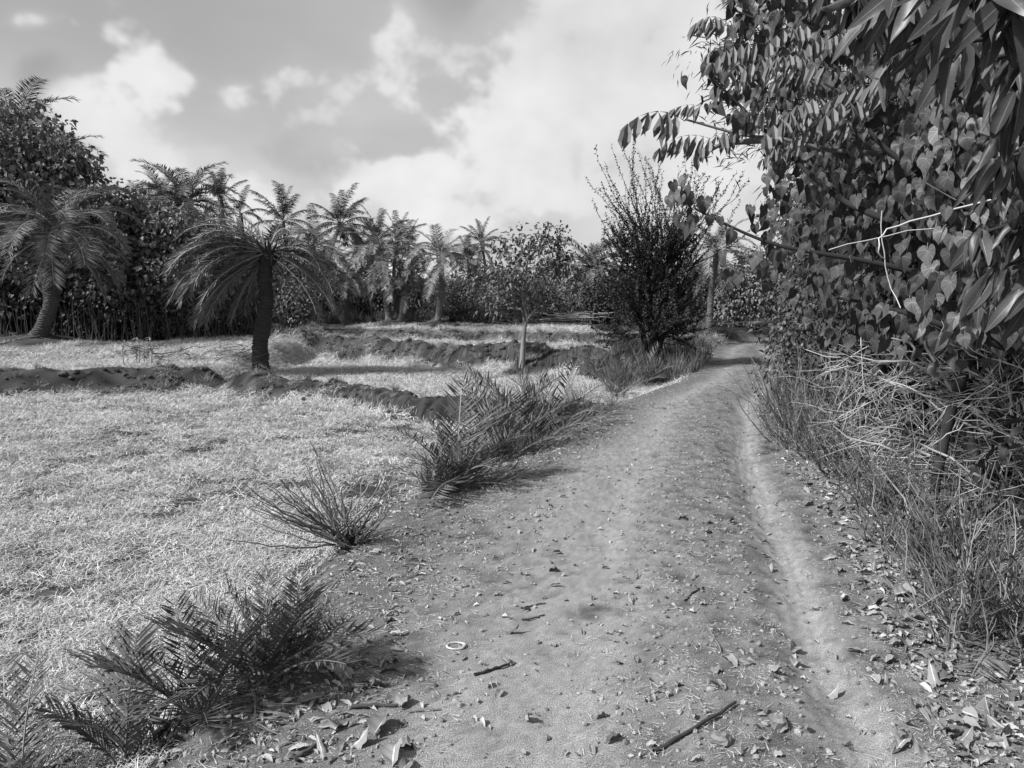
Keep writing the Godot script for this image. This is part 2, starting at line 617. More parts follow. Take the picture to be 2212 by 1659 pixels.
# ------------------------------------------------------------------ leaves
func heart_mesh(fold: float, curl: float, seed_: int) -> ArrayMesh:      # petiole at the origin, tip along -y, face +z, about 1 wide
	rng.seed = seed_
	var s := Smooth.new()
	var prof := [[0.0, 0.98], [0.12, 0.82], [0.3, 0.70], [0.6, 0.60], [1.0, 0.54], [1.5, 0.50], [2.0, 0.47], [2.5, 0.42], [2.85, 0.33], [3.08, 0.13]]
	var rim := []
	for k in prof.size():
		rim.append([prof[k][0], prof[k][1]])
	for k in range(prof.size() - 1, 0, -1):
		rim.append([-prof[k][0], prof[k][1]])
	var n := rim.size()
	var ph := R(0, 6.0)
	for ring in 3:
		var f: float = [0.0, 0.55, 1.0][ring]
		for k in n:
			var a: float = rim[k][0]
			var r: float = rim[k][1] * f * (1.0 + 0.03 * sin(a * 5.0 + ph))
			var x := sin(a) * r
			var y := -cos(a) * r
			var z := fold * absf(x) - curl * y * y * (1.0 if y < 0.0 else -0.4) + 0.04 * sin(a * 4.0 + ph) * f
			s.v.push_back(Vector3(x, y, z))
			s.n.push_back(Vector3(-fold * signf(x), 2.0 * curl * y, 1.0).normalized())
			s.c.push_back(Color.WHITE)
			s.uv.push_back(Vector2(x * 0.9 * 0.5 + 0.5, (-y + 0.9) * 0.5))
	for ring in 2:
		for k in n:
			var a := ring * n + k
			var b := ring * n + (k + 1) % n
			if k == prof.size() - 1:
				continue                              # the notch at the stalk
			s.i.append_array(PackedInt32Array([a, b + n, a + n, a, b, b + n]))
	# stalk
	var first := s.v.size()
	s.tube(line(Vector3(0, 0, 0.01), Vector3(R(-0.15, 0.15), 0.55, -0.22), 3, Vector3(0, 0, 0.05), 0.0), taper(3, 0.016, 0.02), 4, 1.0)
	for k in range(first, s.v.size()):
		s.uv.push_back(Vector2(0.5, 0.55))
	return s.fix().mesh()

func long_mesh(width: float, wave: float, curl: float, fold: float, seed_: int, rows := 10) -> ArrayMesh:   # 1 long, hanging along -y, face +z
	rng.seed = seed_
	var s := Smooth.new()
	var ph := R(0, 6.0)
	var twist := R(-0.5, 0.5)
	for k in rows + 1:
		var t := float(k) / rows
		var w := width * 0.5 * pow(sin(PI * clampf(t * 0.97 + 0.015, 0.0, 1.0)), 0.75) * (1.0 - 0.25 * t)
		for e in [-1.0, 0.0, 1.0]:
			var z: float = fold * w * absf(e) - curl * t * t + wave * sin(t * 16.0 + ph + e * 1.3) * absf(e)
			var x: float = e * w
			var a := twist * t
			s.v.push_back(Vector3(x * cos(a) - z * sin(a) * 0.3, -t * (1.0 - 0.3 * curl), z + x * sin(a)))
			s.n.push_back(Vector3(-fold * e * 0.8, -2.0 * curl * t + wave * 6.0 * cos(t * 16.0 + ph + e * 1.3) * absf(e), 1.0).normalized())
			s.c.push_back(Color.WHITE)
			s.uv.push_back(Vector2(e * 0.5 + 0.5, t))
	for k in rows:
		for e in 2:
			var a := k * 3 + e
			s.i.append_array(PackedInt32Array([a, a + 1, a + 4, a, a + 4, a + 3]))
	return s.fix().mesh()

func compound_mesh(pairs: int, seed_: int) -> ArrayMesh:      # wilted feather leaf: rachis along +x arching down, leaflets hanging
	rng.seed = seed_
	var s := Soup.new()
	for k in pairs + 1:
		var t := float(k) / pairs
		var p := Vector3(t * 0.9, 0.12 * sin(t * 2.4) - 0.28 * t * t, 0)
		var t2 := float(k + 1) / pairs
		var p2 := Vector3(t2 * 0.9, 0.12 * sin(t2 * 2.4) - 0.28 * t2 * t2, 0)
		s.tri(p + Vector3(0, 0.008, 0), p2, p - Vector3(0, 0.008, 0), 0.16)
		s.tri(p + Vector3(0, 0, 0.008), p2, p - Vector3(0, 0, 0.008), 0.16)
		if k == 0:
			continue
		for side in [-1.0, 1.0]:
			var dir := Vector3(R(0.05, 0.4), -1.0, side * R(0.12, 0.4)).normalized()
			var face := Vector3(R(-0.5, 0.5), 0.1, side).normalized()
			var w := dir.cross(face).normalized() * R(0.05, 0.07)
			var length := R(0.4, 0.56) * (1.0 - 0.3 * t)
			var g := R(0.10, 0.2)
			var c0: Vector3 = p + dir * length * 0.3 + face * 0.02
			var c1: Vector3 = p + dir * length * 0.7 + face * 0.03
			var tip := p + dir * length - face * 0.04
			var fo := face * 0.035
			s.tri(p, c0 - w * 0.8 + fo, c0, g)
			s.tri(p, c0, c0 + w * 0.8 + fo, g * 0.85)
			s.tri(c0 - w * 0.8 + fo, c1 - w * 0.75 + fo, c1, g)
			s.tri(c0 - w * 0.8 + fo, c1, c0, g)
			s.tri(c0, c1, c1 + w * 0.75 + fo, g * 0.85)
			s.tri(c0, c1 + w * 0.75 + fo, c0 + w * 0.8 + fo, g * 0.85)
			s.tri(c1 - w * 0.75 + fo, tip, c1, g)
			s.tri(c1, tip, c1 + w * 0.75 + fo, g * 0.85)
	return s.mesh()

func clump(n: int, radius: float, length: float, width: float, droop: float, lo: float, hi: float, seed_: int) -> Soup:
	rng.seed = seed_
	var s := Soup.new()
	for k in n:
		var p := RV(1.0)
		if p.length() > 1.0:
			p = p.normalized() * R(0.5, 1.0)
		var dir := (p * 0.8 + RV(0.6) + Vector3(0, -droop, 0)).normalized()
		var up := (Vector3(0, 1, 0) + RV(0.8)).normalized()
		s.leaf(p * radius, dir, up, length * R(0.7, 1.2), width * R(0.75, 1.2), R(lo, hi))
	return s

# ------------------------------------------------------------------ trees
# limbs grow from the base to points in the crown; a clump of leaves sits at the end of every twig
func tree(called: String, at: Vector3, label: String, category: String, group: String, balls: Array, stems: int, clumps: int, kit: Array, bark_g: float, trunk_r: float, size: Vector2, seed_: int, lean := Vector3.ZERO, fork := 0.35, shell := 0.55) -> Node3D:
	rng.seed = seed_
	var o := base(called, at, label, category, group)
	var wood := Smooth.new()
	var leaves := Soup.new()
	var ends := []
	var total := 0.0
	for b in balls:
		total += b[1].x * b[1].y * b[1].z
	var top := Vector3(0, 0, 0)
	for b in balls:
		top += b[0] / float(balls.size())
	var split: Vector3 = top * fork + lean
	if stems == 1:
		var n := 8
		wood.tube(line(Vector3.ZERO, split, n, RV(0.12), 0.02), taper(n, trunk_r, trunk_r * 0.7), 9, bark_g)
	for b in balls:
		var share := int(ceil(clumps * (b[1].x * b[1].y * b[1].z) / total))
		var limbs := maxi(1, int(round(float(stems if stems > 1 else 5) * share / clumps)))
		var paths := []
		for k in limbs:
			var root: Vector3 = split if stems == 1 else Vector3(R(-0.5, 0.5), 0, R(-0.4, 0.4)) * (0.25 * stems * 0.2)
			var e: Vector3 = b[0] + Vector3(R(-0.6, 0.6) * b[1].x, R(-0.1, 0.7) * b[1].y, R(-0.6, 0.6) * b[1].z)
			var l := line(root, e, 7, RV(0.12 * root.distance_to(e)) + Vector3(0, 0.05, 0), 0.03)
			var r0 := trunk_r * (0.55 if stems == 1 else 1.0)
			wood.tube(l, taper(7, r0, r0 * 0.25), 6, bark_g * R(0.8, 1.15))
			paths.append(l)
		for k in share:
			var p := RV(1.0)
			p = p.normalized() * (pow(rng.randf(), 1.0 - shell) if p.length() > 0.01 else 0.5)
			var w: Vector3 = b[0] + Vector3(p.x * b[1].x, p.y * b[1].y, p.z * b[1].z) + RV(0.15)
			if k % 3 == 0:
				var l: PackedVector3Array = paths[rng.randi() % paths.size()]
				var from := l[2 + rng.randi() % 5]
				wood.tube(line(from, w, 3, RV(0.08 * from.distance_to(w)), 0.01), taper(3, trunk_r * 0.16, trunk_r * 0.05), 4, bark_g)
			var piece: Soup = kit[rng.randi() % kit.size()]
			var sc := R(size.x, size.y)
			leaves.add(piece, Transform3D(Basis(Vector3.UP, R(0, TAU)).scaled(Vector3(sc, sc, sc)), w))
	part("trunk", wood.mesh(), M.bark, o)
	part("crown", leaves.mesh(), M.leaf, o)
	return o

# ------------------------------------------------------------------ palms
func frond(length: float, elev: float, arch: float, pairs: int, leaflet: float, width: float, hang: float, lo: float, hi: float, seed_: int, stalk := 0.12, fine := false) -> ArrayMesh:
	# base at the origin, goes out along +z, bends under its weight
	rng.seed = seed_
	var s := Soup.new()
	var pts := PackedVector3Array()
	var n := 14
	var a := elev
	var p := Vector3.ZERO
	var side_bend := R(-0.25, 0.25)
	for k in n + 1:
		pts.push_back(p)
		a -= arch / n * (0.4 + 1.2 * float(k) / n)
		p += Vector3(side_bend * float(k) / n, sin(a), cos(a)).normalized() * length / n
	for k in n:
		var r0 := length * 0.011 * (1.0 - 0.85 * float(k) / n) + 0.002
		var r1 := length * 0.011 * (1.0 - 0.85 * float(k + 1) / n) + 0.002
		var x := Vector3.RIGHT
		var y := (pts[k + 1] - pts[k]).cross(x).normalized()
		for e in 3:
			var u0 := x * cos(e * TAU / 3) + y * sin(e * TAU / 3)
			var u1 := x * cos((e + 1) * TAU / 3) + y * sin((e + 1) * TAU / 3)
			s.tri(pts[k] + u0 * r0, pts[k] + u1 * r0, pts[k + 1] + u1 * r1, hi * 1.3)
			s.tri(pts[k] + u0 * r0, pts[k + 1] + u1 * r1, pts[k + 1] + u0 * r1, hi * 1.3)
	for k in pairs:
		var t := stalk + (1.0 - stalk) * (k + R(0, 0.5)) / pairs
		var f := minf(t, 0.999) * n
		var q := int(f)
		var at := pts[q].lerp(pts[q + 1], f - q)
		var tan := (pts[q + 1] - pts[q]).normalized()
		var over := tan.cross(Vector3.RIGHT).normalized()
		for sd in [-1.0, 1.0]:
			var dir: Vector3 = (Vector3.RIGHT * sd * R(0.8, 1.05) + tan * R(0.55, 1.0) + over * R(-0.05, 0.5) + Vector3(0, -hang, 0) * R(0.5, 1.3)).normalized()
			var l := leaflet * (0.55 + 0.6 * sin(PI * clampf(t * 0.85 + 0.12, 0.0, 1.0))) * R(0.8, 1.1)
			var wv := dir.cross(tan).cross(dir).normalized() * width * 0.5
			if wv.length() < 0.0001:
				wv = Vector3(width * 0.5, 0, 0)
			var g := R(lo, hi)
			var mid := at + dir * l * 0.45
			var tip := at + dir * l + Vector3(0, -hang * l * 0.35, 0)
			if fine:
				var lift := dir.cross(wv).normalized() * width * 0.22
				s.tri(at, mid - wv + lift, mid, g)
				s.tri(at, mid, mid + wv + lift, g * 0.85)
				s.tri(mid - wv + lift, tip, mid, g)
				s.tri(mid, tip, mid + wv + lift, g * 0.85)
			else:
				s.tri(at - wv * 0.5, mid - wv, mid + wv, g)
				s.tri(at - wv * 0.5, mid + wv, at + wv * 0.5, g)
				s.tri(mid - wv, tip, mid + wv, g * 0.95)
	return s.mesh()

func date_trunk(pts: PackedVector3Array, r0: float, r1: float, ring: float, g: float, notch: float, seed_: int) -> ArrayMesh:
	# ringed with the stubs of old leaf bases
	rng.seed = seed_
	var s := Smooth.new()
	var c := Curve3D.new()
	for p in pts:
		c.add_point(p)
	for k in range(1, pts.size() - 1):
		var h := (pts[k + 1] - pts[k - 1]) * 0.2
		c.set_point_in(k, -h)
		c.set_point_out(k, h)
	var total := c.get_baked_length()
	var rows := int(total / ring) * 4
	var sides := 18
	for k in rows + 1:
		var t := float(k) / rows
		var p := c.sample_baked(t * total)
		var flare := 1.0 + 0.55 * exp(-t * total / 0.16)
		for e in sides:
			var a := TAU * e / sides
			var spiral := float(k) / 4.0 + e * 3.0 / sides
			var saw := fposmod(spiral + nB.get_noise_2d(e * 9.0, k * 2.0 + seed_ * 31.0) * 0.45, 1.0)
			var r := lerpf(r0, r1, t) * flare * (1.0 + 0.26 * (1.0 - saw) + 0.1 * nA.get_noise_2d(t * total * 40.0 + seed_ * 7.0, e * 4.0))
			r *= 1.0 - notch * maxf(0.0, sin(t * total * 5.2 + (PI if cos(a) > 0.0 else 0.0))) * absf(cos(a))
			var out := Vector3(cos(a), 0.0, sin(a))
			s.v.push_back(p + out * r)
			var gg := g * R(0.7, 1.3)
			s.c.push_back(Color(gg, gg, gg))
	for k in rows + 1:
		for e in sides:
			var q := k * sides
			var a := s.v[q + (e + 1) % sides] - s.v[q + (e + sides - 1) % sides]
			var b := s.v[mini(k + 1, rows) * sides + e] - s.v[maxi(k - 1, 0) * sides + e]
			s.n.push_back(b.cross(a).normalized())
	for k in rows:
		for e in sides:
			var p := k * sides + e
			var q := k * sides + (e + 1) % sides
			s.i.append_array(PackedInt32Array([p, q, q + sides, p, q + sides, p + sides]))
	return s.mesh()

var kinds := {}

func frond_kit(kind: String) -> Array:              # six fronds from upright to hanging
	if kinds.has(kind):
		return kinds[kind]
	var out := []
	for k in 6:
		var e: float = [1.2, 0.8, 0.4, 0.05, -0.4, -0.9][k]
		match kind:
			"date":
				out.append(frond(2.0, e, [1.3, 1.7, 1.7, 1.5, 1.1, 0.5][k], 44, 0.36, 0.028, 0.16, 0.08, 0.21, 40 + k, 0.16))
			"near":
				out.append(frond(2.0, e, [1.3, 1.65, 1.5, 1.25, 0.9, 0.45][k], 48, 0.46, 0.024, 0.12, 0.07, 0.21, 60 + k, 0.14, true))
			"coconut":
				out.append(frond(3.0, [1.4, 1.05, 0.65, 0.25, -0.2, -0.8][k], [0.5, 0.9, 1.2, 1.3, 1.1, 0.6][k], 60, 0.52, 0.038, 0.6, 0.025, 0.07, 80 + k, 0.2))
			"seedling":
				out.append(frond(1.0, [1.4, 1.1, 0.8, 0.45, 0.0, -0.5][k], [0.35, 0.7, 0.9, 1.0, 0.8, 0.5][k], 22, 0.30, 0.02, 0.0, 0.06, 0.17, 100 + k, 0.12, true))
	kinds[kind] = out
	return out

func crown_of(o: Node3D, kind: String, at: Vector3, scale_: float, counts: Array, seed_: int, only := []) -> void:
	rng.seed = seed_
	var kit := frond_kit(kind)
	var yaw := R(0, TAU)
	for k in 6:
		for q in int(ceil(counts[k] * ([1.5, 1.6, 1.5, 0.9, 0.5, 0.4][k] if kind == "date" else 1.0))):
			yaw += 2.39996 + R(-0.25, 0.25)
			var sc := scale_ * R(0.85, 1.12)
			part("frond", kit[k], M.frond, o, Transform3D(Basis(Vector3.UP, yaw).rotated(Vector3(R(-1, 1), 0, R(-1, 1)).normalized(), R(0, 0.14)).scaled(Vector3(sc, sc, sc)), at + RV(0.05 * scale_)))
	for f in only:                                   # yaw (0 is away from the viewer's left-right plane: +x is 90), frond, length
		var sc: float = scale_ * f[2]
		part("frond", kit[f[1]], M.frond, o, Transform3D(Basis(Vector3.UP, deg_to_rad(f[0])).rotated(Vector3(R(-1, 1), 0, R(-1, 1)).normalized(), R(0, 0.12)).scaled(Vector3(sc, sc, sc)), at + RV(0.05)))

func date_palm(at: Vector3, mid: Array, top: Vector3, r: float, label: String, group: String, scale_: float, counts: Array, seed_: int, g := 0.14, notch := 0.1, kind := "date", only := []) -> Node3D:
	var o := base("date_palm", at, label, "palm tree", group)
	var pts := PackedVector3Array([Vector3(0, -0.08, 0)])
	for m in mid:
		pts.push_back(m - at)
	pts.push_back(top - at)
	part("trunk", date_trunk(pts, r, r * 0.8, 0.075 if kind == "near" else 0.1, g, notch, seed_), M.bark, o)
	crown_of(o, kind, top - at, scale_, counts, seed_ + 1, only)
	# boots: cut frond stubs under the crown
	rng.seed = seed_ + 2
	var b := Smooth.new()
	for k in 26:
		var a := k * 2.4
		var p := top - at + Vector3(cos(a), 0, sin(a)) * r * 0.6 + Vector3(0, R(-0.35, 0.02), 0)
		var l := line(p, p + Vector3(cos(a) * R(0.6, 1.2), R(0.9, 1.6), sin(a) * R(0.6, 1.2)) * r * 1.1, 2, Vector3.ZERO, 0.0)
		b.tube(l, taper(2, r * 0.24, r * 0.12), 5, g * R(0.7, 1.4))
	part("leaf_bases", b.mesh(), M.bark, o)
	return o

func coconut(at: Vector3, top: Vector3, bend: Vector3, label: String, scale_: float, counts: Array, seed_: int) -> Node3D:
	rng.seed = seed_
	var o := base("coconut_palm", at, label, "palm tree", "coconut palms above the tree line")
	var s := Smooth.new()
	var n := 14
	s.tube(line(Vector3(0, -0.1, 0), top - at, n, bend, 0.01), taper(n, 0.17, 0.10), 9, 0.12)
	part("trunk", s.mesh(), M.bark, o)
	crown_of(o, "coconut", top - at, scale_, counts, seed_ + 1)
	return o

# ------------------------------------------------------------------ the scene
func _ready() -> void:
	# camera, sky, sun, exposure
	var cam := Camera3D.new()
	cam.name = "camera"
	cam.fov = 53.06
	cam.near = 0.05
	cam.far = 600.0
	add_child(cam)
	cam.position = Vector3(0, CAM_H, 0)
	cam.rotation.x = -PITCH
	cam.current = true
	var env := Environment.new()
	env.background_mode = Environment.BG_SKY
	env.sky = make_sky()
	env.background_energy_multiplier = 1.0
	env.tonemap_mode = Environment.TONE_MAPPER_LINEAR
	env.tonemap_exposure = EXPOSURE
	env.sdfgi_enabled = true
	env.ssao_enabled = true
	env.ssil_enabled = true
	var we := WorldEnvironment.new()
	we.name = "environment"
	we.environment = env
	add_child(we)
	var sun := DirectionalLight3D.new()
	sun.name = "sun"
	sun.light_energy = 1.5
	sun.light_angular_distance = 4.0
	sun.light_color = Color(1, 1, 1)
	sun.shadow_enabled = true
	add_child(sun)
	sun.look_at_from_position(Vector3(-6.2, 6.2, 3.0), Vector3.ZERO)
	print("sky done ", Time.get_ticks_msec())

	for a in [[nA, 1, 0.045, 2], [nB, 2, 0.4, 3], [nC, 3, 2.6, 3]]:
		a[0].seed = a[1]
		a[0].noise_type = FastNoiseLite.TYPE_SIMPLEX_SMOOTH
		a[0].frequency = a[2]
		a[0].fractal_octaves = a[3]
	make_materials()
	setup_land()
	make_land()
	print("land done ", Time.get_ticks_msec())
	make_far_trees()
	make_left_thicket()
	make_palms()
	make_middle()
	print("trees done ", Time.get_ticks_msec())
	make_hedge()
	make_overhang()
	print("hedge done ", Time.get_ticks_msec())
	make_near_plants()
	make_brush()
	make_ground_cover()
	make_clods()
	make_litter()
	print("all done ", Time.get_ticks_msec())

func kit_of(n: int, radius: float, length: float, width: float, droop: float, lo: float, hi: float, seed_: int) -> Array:
	var k := []
	for q in 5:
		var f: float = [0.75, 0.9, 1.0, 1.1, 1.3][q]
		k.append(clump(n, radius, length, width, droop, lo * f, hi * f, seed_ + q))
	return k

func make_far_trees() -> void:
	var dark := kit_of(34, 0.5, 0.17, 0.09, 0.3, 0.035, 0.095, 200)
	var pale := kit_of(22, 0.42, 0.2, 0.11, 0.5, 0.09, 0.25, 210)
	var soft := kit_of(40, 0.45, 0.14, 0.06, 0.5, 0.05, 0.15, 220)
	# one far wood that closes the view
	rng.seed = 77
	var c := clump(70, 0.9, 0.32, 0.17, 0.3, 0.5, 1.4, 230)
	var xf := []
	var col := PackedFloat32Array()
	for k in 2600:
		var d := R(44, 64)
		var px := R(-300, 2300)
		var h := 0.3 + 3.4 * pow(rng.randf(), 0.8) * (0.75 + 0.4 * nA.get_noise_2d(px * 0.25, 9.0))
		if px < 700.0:
			h *= 1.25
		var p := Vector3((px - 1106.0) / 1661.0 * d, h, -d)
		var s := R(0.7, 1.3)
		xf.append(Transform3D(Basis(Vector3.UP, R(0, TAU)).scaled(Vector3(s, s, s)), p))
		col.push_back(R(0.022, 0.055))
	var w := many("woods", c.mesh(), M.leaf, xf, col, self)
	tag(w, "dark far wood closing the view behind the palms", "woods")
	# bushes and small trees one can tell apart along the far edge of the terraces: survey column, depth, top, half width, kit
	var L := [
		[640, 33, 605, 52, pale, "low bush with pale leaves behind the leaning bare sapling"],
		[700, 39, 585, 45, dark, "dark round bush left of the small bushy date palm"],
		[600, 40, 560, 40, dark, "dark bush behind the drooping fronds of the big date palm"],
		[800, 41, 600, 50, dark, "dark tree behind the tall twin date palms, lower left"],
		[905, 39, 605, 48, dark, "dark bush between the twin palms and the crooked single palm"],
		[985, 37, 590, 50, soft, "soft layered tree right of the crooked date palm"],
		[1050, 41, 575, 46, dark, "dark tree under the two distant coconut palms"],
		[1075, 35, 620, 40, soft, "low soft bush left of the pale forked sapling"],
		[1165, 36, 600, 52, soft, "soft layered bush right of the pale forked sapling"],
		[1185, 44, 545, 48, pale, "thin pale tree with open crown above the soft bushes"],
		[1235, 40, 590, 42, pale, "pale-leaved creeper bush left of the hidden date palm"],
		[1310, 36, 600, 50, dark, "dark bush right behind the hidden date palm"],
		[1375, 38, 585, 46, dark, "dark tree behind the black wand-branched shrub"],
		[1465, 34, 590, 44, soft, "soft bush between the wand-branched shrub and slim palm"],
		[1590, 33, 560, 46, pale, "pale bush at the bend of the path beside slim palm"],
		[1630, 36, 520, 48, dark, "tall dark tree closing the end of the path"],
		[1510, 39, 565, 40, dark, "dark bush behind the slim date palm's trunk"]]
	for k in L.size():
		var a: Array = L[k]
		var d: float = a[1]
		var at := gp(a[0], d)
		var h: float = vp(a[0], a[2], d).y - at.y
		var r: float = a[3] / 1661.0 * d
		var balls := [[Vector3(0, h * 0.62, 0), Vector3(r, h * 0.36, r * 0.9)], [Vector3(r * 0.5, h * 0.36, 0.2), Vector3(r * 0.75, h * 0.3, r * 0.7)], [Vector3(-r * 0.5, h * 0.3, 0.3), Vector3(r * 0.7, h * 0.28, r * 0.7)]]
		tree("bush", at, a[5], "bush", "bushes along the far edge of the terraces", balls, 5, 190 if a[4] != pale else 130, a[4], 0.13, 0.045, Vector2(0.7, 1.15), 300 + k)

func make_left_thicket() -> void:
	var big := kit_of(16, 0.34, 0.19, 0.15, 0.6, 0.07, 0.24, 240)
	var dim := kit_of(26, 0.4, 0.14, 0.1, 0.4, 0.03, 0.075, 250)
	var L := [
		[40, 25.5, 255, 160, "tall broad-leaved tree filling the left edge of the picture"],
		[150, 26.5, 330, 95, "broad-leaved tree sloping down from the tallest one at the left edge"],
		[235, 25.5, 420, 75, "slender-stemmed tree right behind the leaning date palm"],
		[310, 26.5, 435, 70, "slender-stemmed tree in the middle of the left thicket"],
		[385, 26, 470, 70, "slender-stemmed tree under the tall palm of the left thicket"],
		[455, 27.5, 490, 62, "slender-stemmed tree behind the fan of the big date palm"],
		[520, 30, 530, 55, "last broad-leaved tree at the right end of the left thicket"],
		[-70, 25, 260, 120, "broad-leaved tree cut by the left edge of the picture"]]
	for k in L.size():
		var a: Array = L[k]
		var d: float = a[1]
		var at := gp(a[0], d)
		var h: float = (vp(a[0], a[2], d).y - at.y) * 1.1
		var r: float = a[3] / 1661.0 * d
		var balls := [[Vector3(0, h * 0.74, 0), Vector3(r, h * 0.27, r * 0.8)], [Vector3(R(-0.3, 0.3), h * 0.45, 0.3), Vector3(r * 1.05, h * 0.26, r * 0.8)], [Vector3(R(-0.3, 0.3), h * 0.24, 0.2), Vector3(r * 0.9, h * 0.17, r * 0.7)]]
		tree("broadleaf_tree", at, a[4], "tree", "thicket left of the terraces", balls, 9, 560 if k < 2 else 360, big, 0.10, 0.05, Vector2(0.75, 1.15), 340 + k)
	# dark undergrowth of upright stems and brush under the thicket
	rng.seed = 91
	var s := Smooth.new()
	for k in 620:
		var px := R(-60, 560)
		var d := R(23.3, 27.5) + maxf(0.0, (px - 420) / 60.0)
		var p := gp(px, d)
		var h := R(0.3, 1.7)
		s.tube(line(p, p + Vector3(R(-0.25, 0.25), h, R(-0.2, 0.2)), 3, RV(0.06), 0.0), taper(3, R(0.006, 0.014), 0.003), 4, R(0.03, 0.12))
	var u := part("undergrowth", s.mesh(), M.twig, self)
	u.set_meta("kind", "stuff")
	tag(u, "dense upright dry stems under the left thicket", "undergrowth")
	var xf := []
	var col := PackedFloat32Array()
	for k in 900:
		var px := R(-80, 560)
		var d := R(24.2, 29.5) + maxf(0.0, (px - 420) / 60.0)
		var p := gp(px, d) + Vector3(0, R(0.1, 1.7), 0)
		var sc := R(0.7, 1.2)
		xf.append(Transform3D(Basis(Vector3.UP, R(0, TAU)).scaled(Vector3(sc, sc, sc)), p))
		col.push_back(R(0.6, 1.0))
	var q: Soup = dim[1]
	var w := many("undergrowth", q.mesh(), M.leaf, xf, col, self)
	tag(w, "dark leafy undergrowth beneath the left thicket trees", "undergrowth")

func make_palms() -> void:
	# the big one on the first bund: zigzag trunk, crown swept to the left
	var b := hit(565, 812)
	var d := -b.z
	date_palm(b, [vp(562, 760, d), vp(570, 690, d), vp(577, 640, d), vp(571, 600, d)], vp(581, 545, d), 0.185,
		"big dark date palm with notched zigzag trunk on the first bund", "date palms on the terraces", 1.0, [0, 1, 3, 0, 0, 0], 500, 0.085, 0.12, "near",
		[[-92, 2, 1.35], [-80, 3, 1.4], [-100, 3, 1.35], [-70, 3, 1.3], [-60, 2, 1.3], [-110, 2, 1.4], [-125, 3, 1.3], [-85, 4, 1.3], [-75, 4, 1.25], [-95, 3, 1.45], [-65, 3, 1.25], [-105, 4, 1.25], [-115, 4, 1.2], [-95, 1, 1.0], [-70, 1, 0.9], [-120, 1, 0.95], [-85, 2, 1.4], [-60, 1, 0.95], [-100, 1, 1.2], [-82, 1, 1.2], [-92, 2, 1.5], [-108, 2, 1.35], [-75, 2, 1.3], [-130, 2, 1.1], [-50, 3, 1.05], [-70, 0, 0.85], [60, 0, 0.7],
		[-90, 5, 0.95], [-75, 5, 1.0], [-110, 5, 0.9], [-60, 4, 1.1], [-82, 4, 1.2],
		[85, 2, 1.15], [100, 3, 1.2], [70, 3, 1.1], [75, 4, 1.0], [95, 4, 1.05], [120, 3, 1.1], [75, 1, 0.8], [95, 5, 0.8], [150, 3, 1.0], [-150, 3, 1.1], [105, 2, 1.1], [85, 4, 1.1], [80, 2, 1.1], [92, 3, 1.2], [112, 4, 1.0], [65, 2, 1.0], [88, 1, 0.9], [170, 2, 1.0]])
	# the leaning one at the left
	b = gp(80, 22.4)
	d = 22.4
	date_palm(b, [vp(100, 690, d), vp(112, 650, d), vp(108, 615, d)], vp(124, 500, d), 0.2,
		"leaning date palm with dense arching crown before the left thicket", "date palms on the terraces", 1.12, [7, 10, 12, 11, 7, 2], 520, 0.13, 0.12, "near")
	# survey columns of base and crown: base x, depth, crown x, crown y, middle bend x, size, trunk radius
	var L := [
		[752, 36, 760, 602, 748, 0.72, 0.13, "small bushy date palm with short bent trunk at forest edge", [5, 7, 7, 8, 6, 3]],
		[842, 33.6, 826, 556, 832, 0.95, 0.13, "tall date palm with bowed trunk on the shared earth mound", [4, 7, 8, 7, 3, 1]],
		[858, 34.2, 862, 628, 857, 0.5, 0.11, "thin palm trunk standing between two others on the mound", [1, 2, 2, 3, 2, 2]],
		[868, 33.4, 876, 606, 872, 0.75, 0.12, "shorter date palm at the right of the shared earth mound", [3, 5, 6, 5, 3, 1]],
		[945, 32.2, 953, 556, 955, 0.8, 0.12, "crooked single date palm on its own earth cone", [3, 5, 6, 6, 4, 1]],
		[1116, 32.0, 1114, 604, 1122, 0.7, 0.17, "dark date palm half hidden behind the pale forked sapling", [1, 3, 4, 5, 6, 3]],
		[1276, 38, 1278, 578, 1274, 0.95, 0.16, "shaggy date palm among bushes left of the wand-branched shrub", [6, 8, 7, 7, 5, 4]],
		[1530, 27.2, 1549, 540, 1536, 0.72, 0.11, "slim date palm with pale trunk near the bend of the path", [3, 4, 5, 5, 4, 2]],
		[1484, 28, 1492, 600, 1486, 0.55, 0.15, "date palm trunk in shade behind the wand-branched shrub", [1, 2, 3, 3, 4, 2]],
		[402, 33, 398, 440, 402, 1.15, 0.18, "tall date palm with starry crown above the left thicket", [6, 9, 9, 8, 6, 3]],
		[346, 36, 348, 422, 346, 0.8, 0.15, "smaller palm crown left behind the starry one", [3, 5, 4, 4, 2, 1]],
		[30, 30, 28, 300, 28, 1.3, 0.18, "palm crown rising over the tallest tree at the left edge", [5, 6, 5, 4, 2, 0]],
		[110, 31, 118, 360, 116, 1.0, 0.16, "palm crown showing low over the sloping left tree", [2, 3, 4, 4, 2, 0]],
		[612, 38, 610, 625, 610, 0.6, 0.14, "pale short palm seen through the big palm's right fronds", [2, 3, 4, 5, 5, 3]]]
	for k in L.size():
		var a: Array = L[k]
		var dd: float = a[1]
		var at := gp(a[0], dd)
		var y0 := 650.0 + 1661.0 * (CAM_H - at.y) / dd
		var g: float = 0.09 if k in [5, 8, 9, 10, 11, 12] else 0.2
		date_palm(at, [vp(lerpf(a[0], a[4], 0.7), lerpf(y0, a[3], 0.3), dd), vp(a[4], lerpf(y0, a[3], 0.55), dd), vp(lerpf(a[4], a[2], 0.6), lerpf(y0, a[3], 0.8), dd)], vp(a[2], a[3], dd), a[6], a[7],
			"date palms on the terraces" if k < 9 else "palms over the thicket", a[5] * (1.15 if k < 9 else 1.1), a[8], 540 + k * 3, g, 0.06)
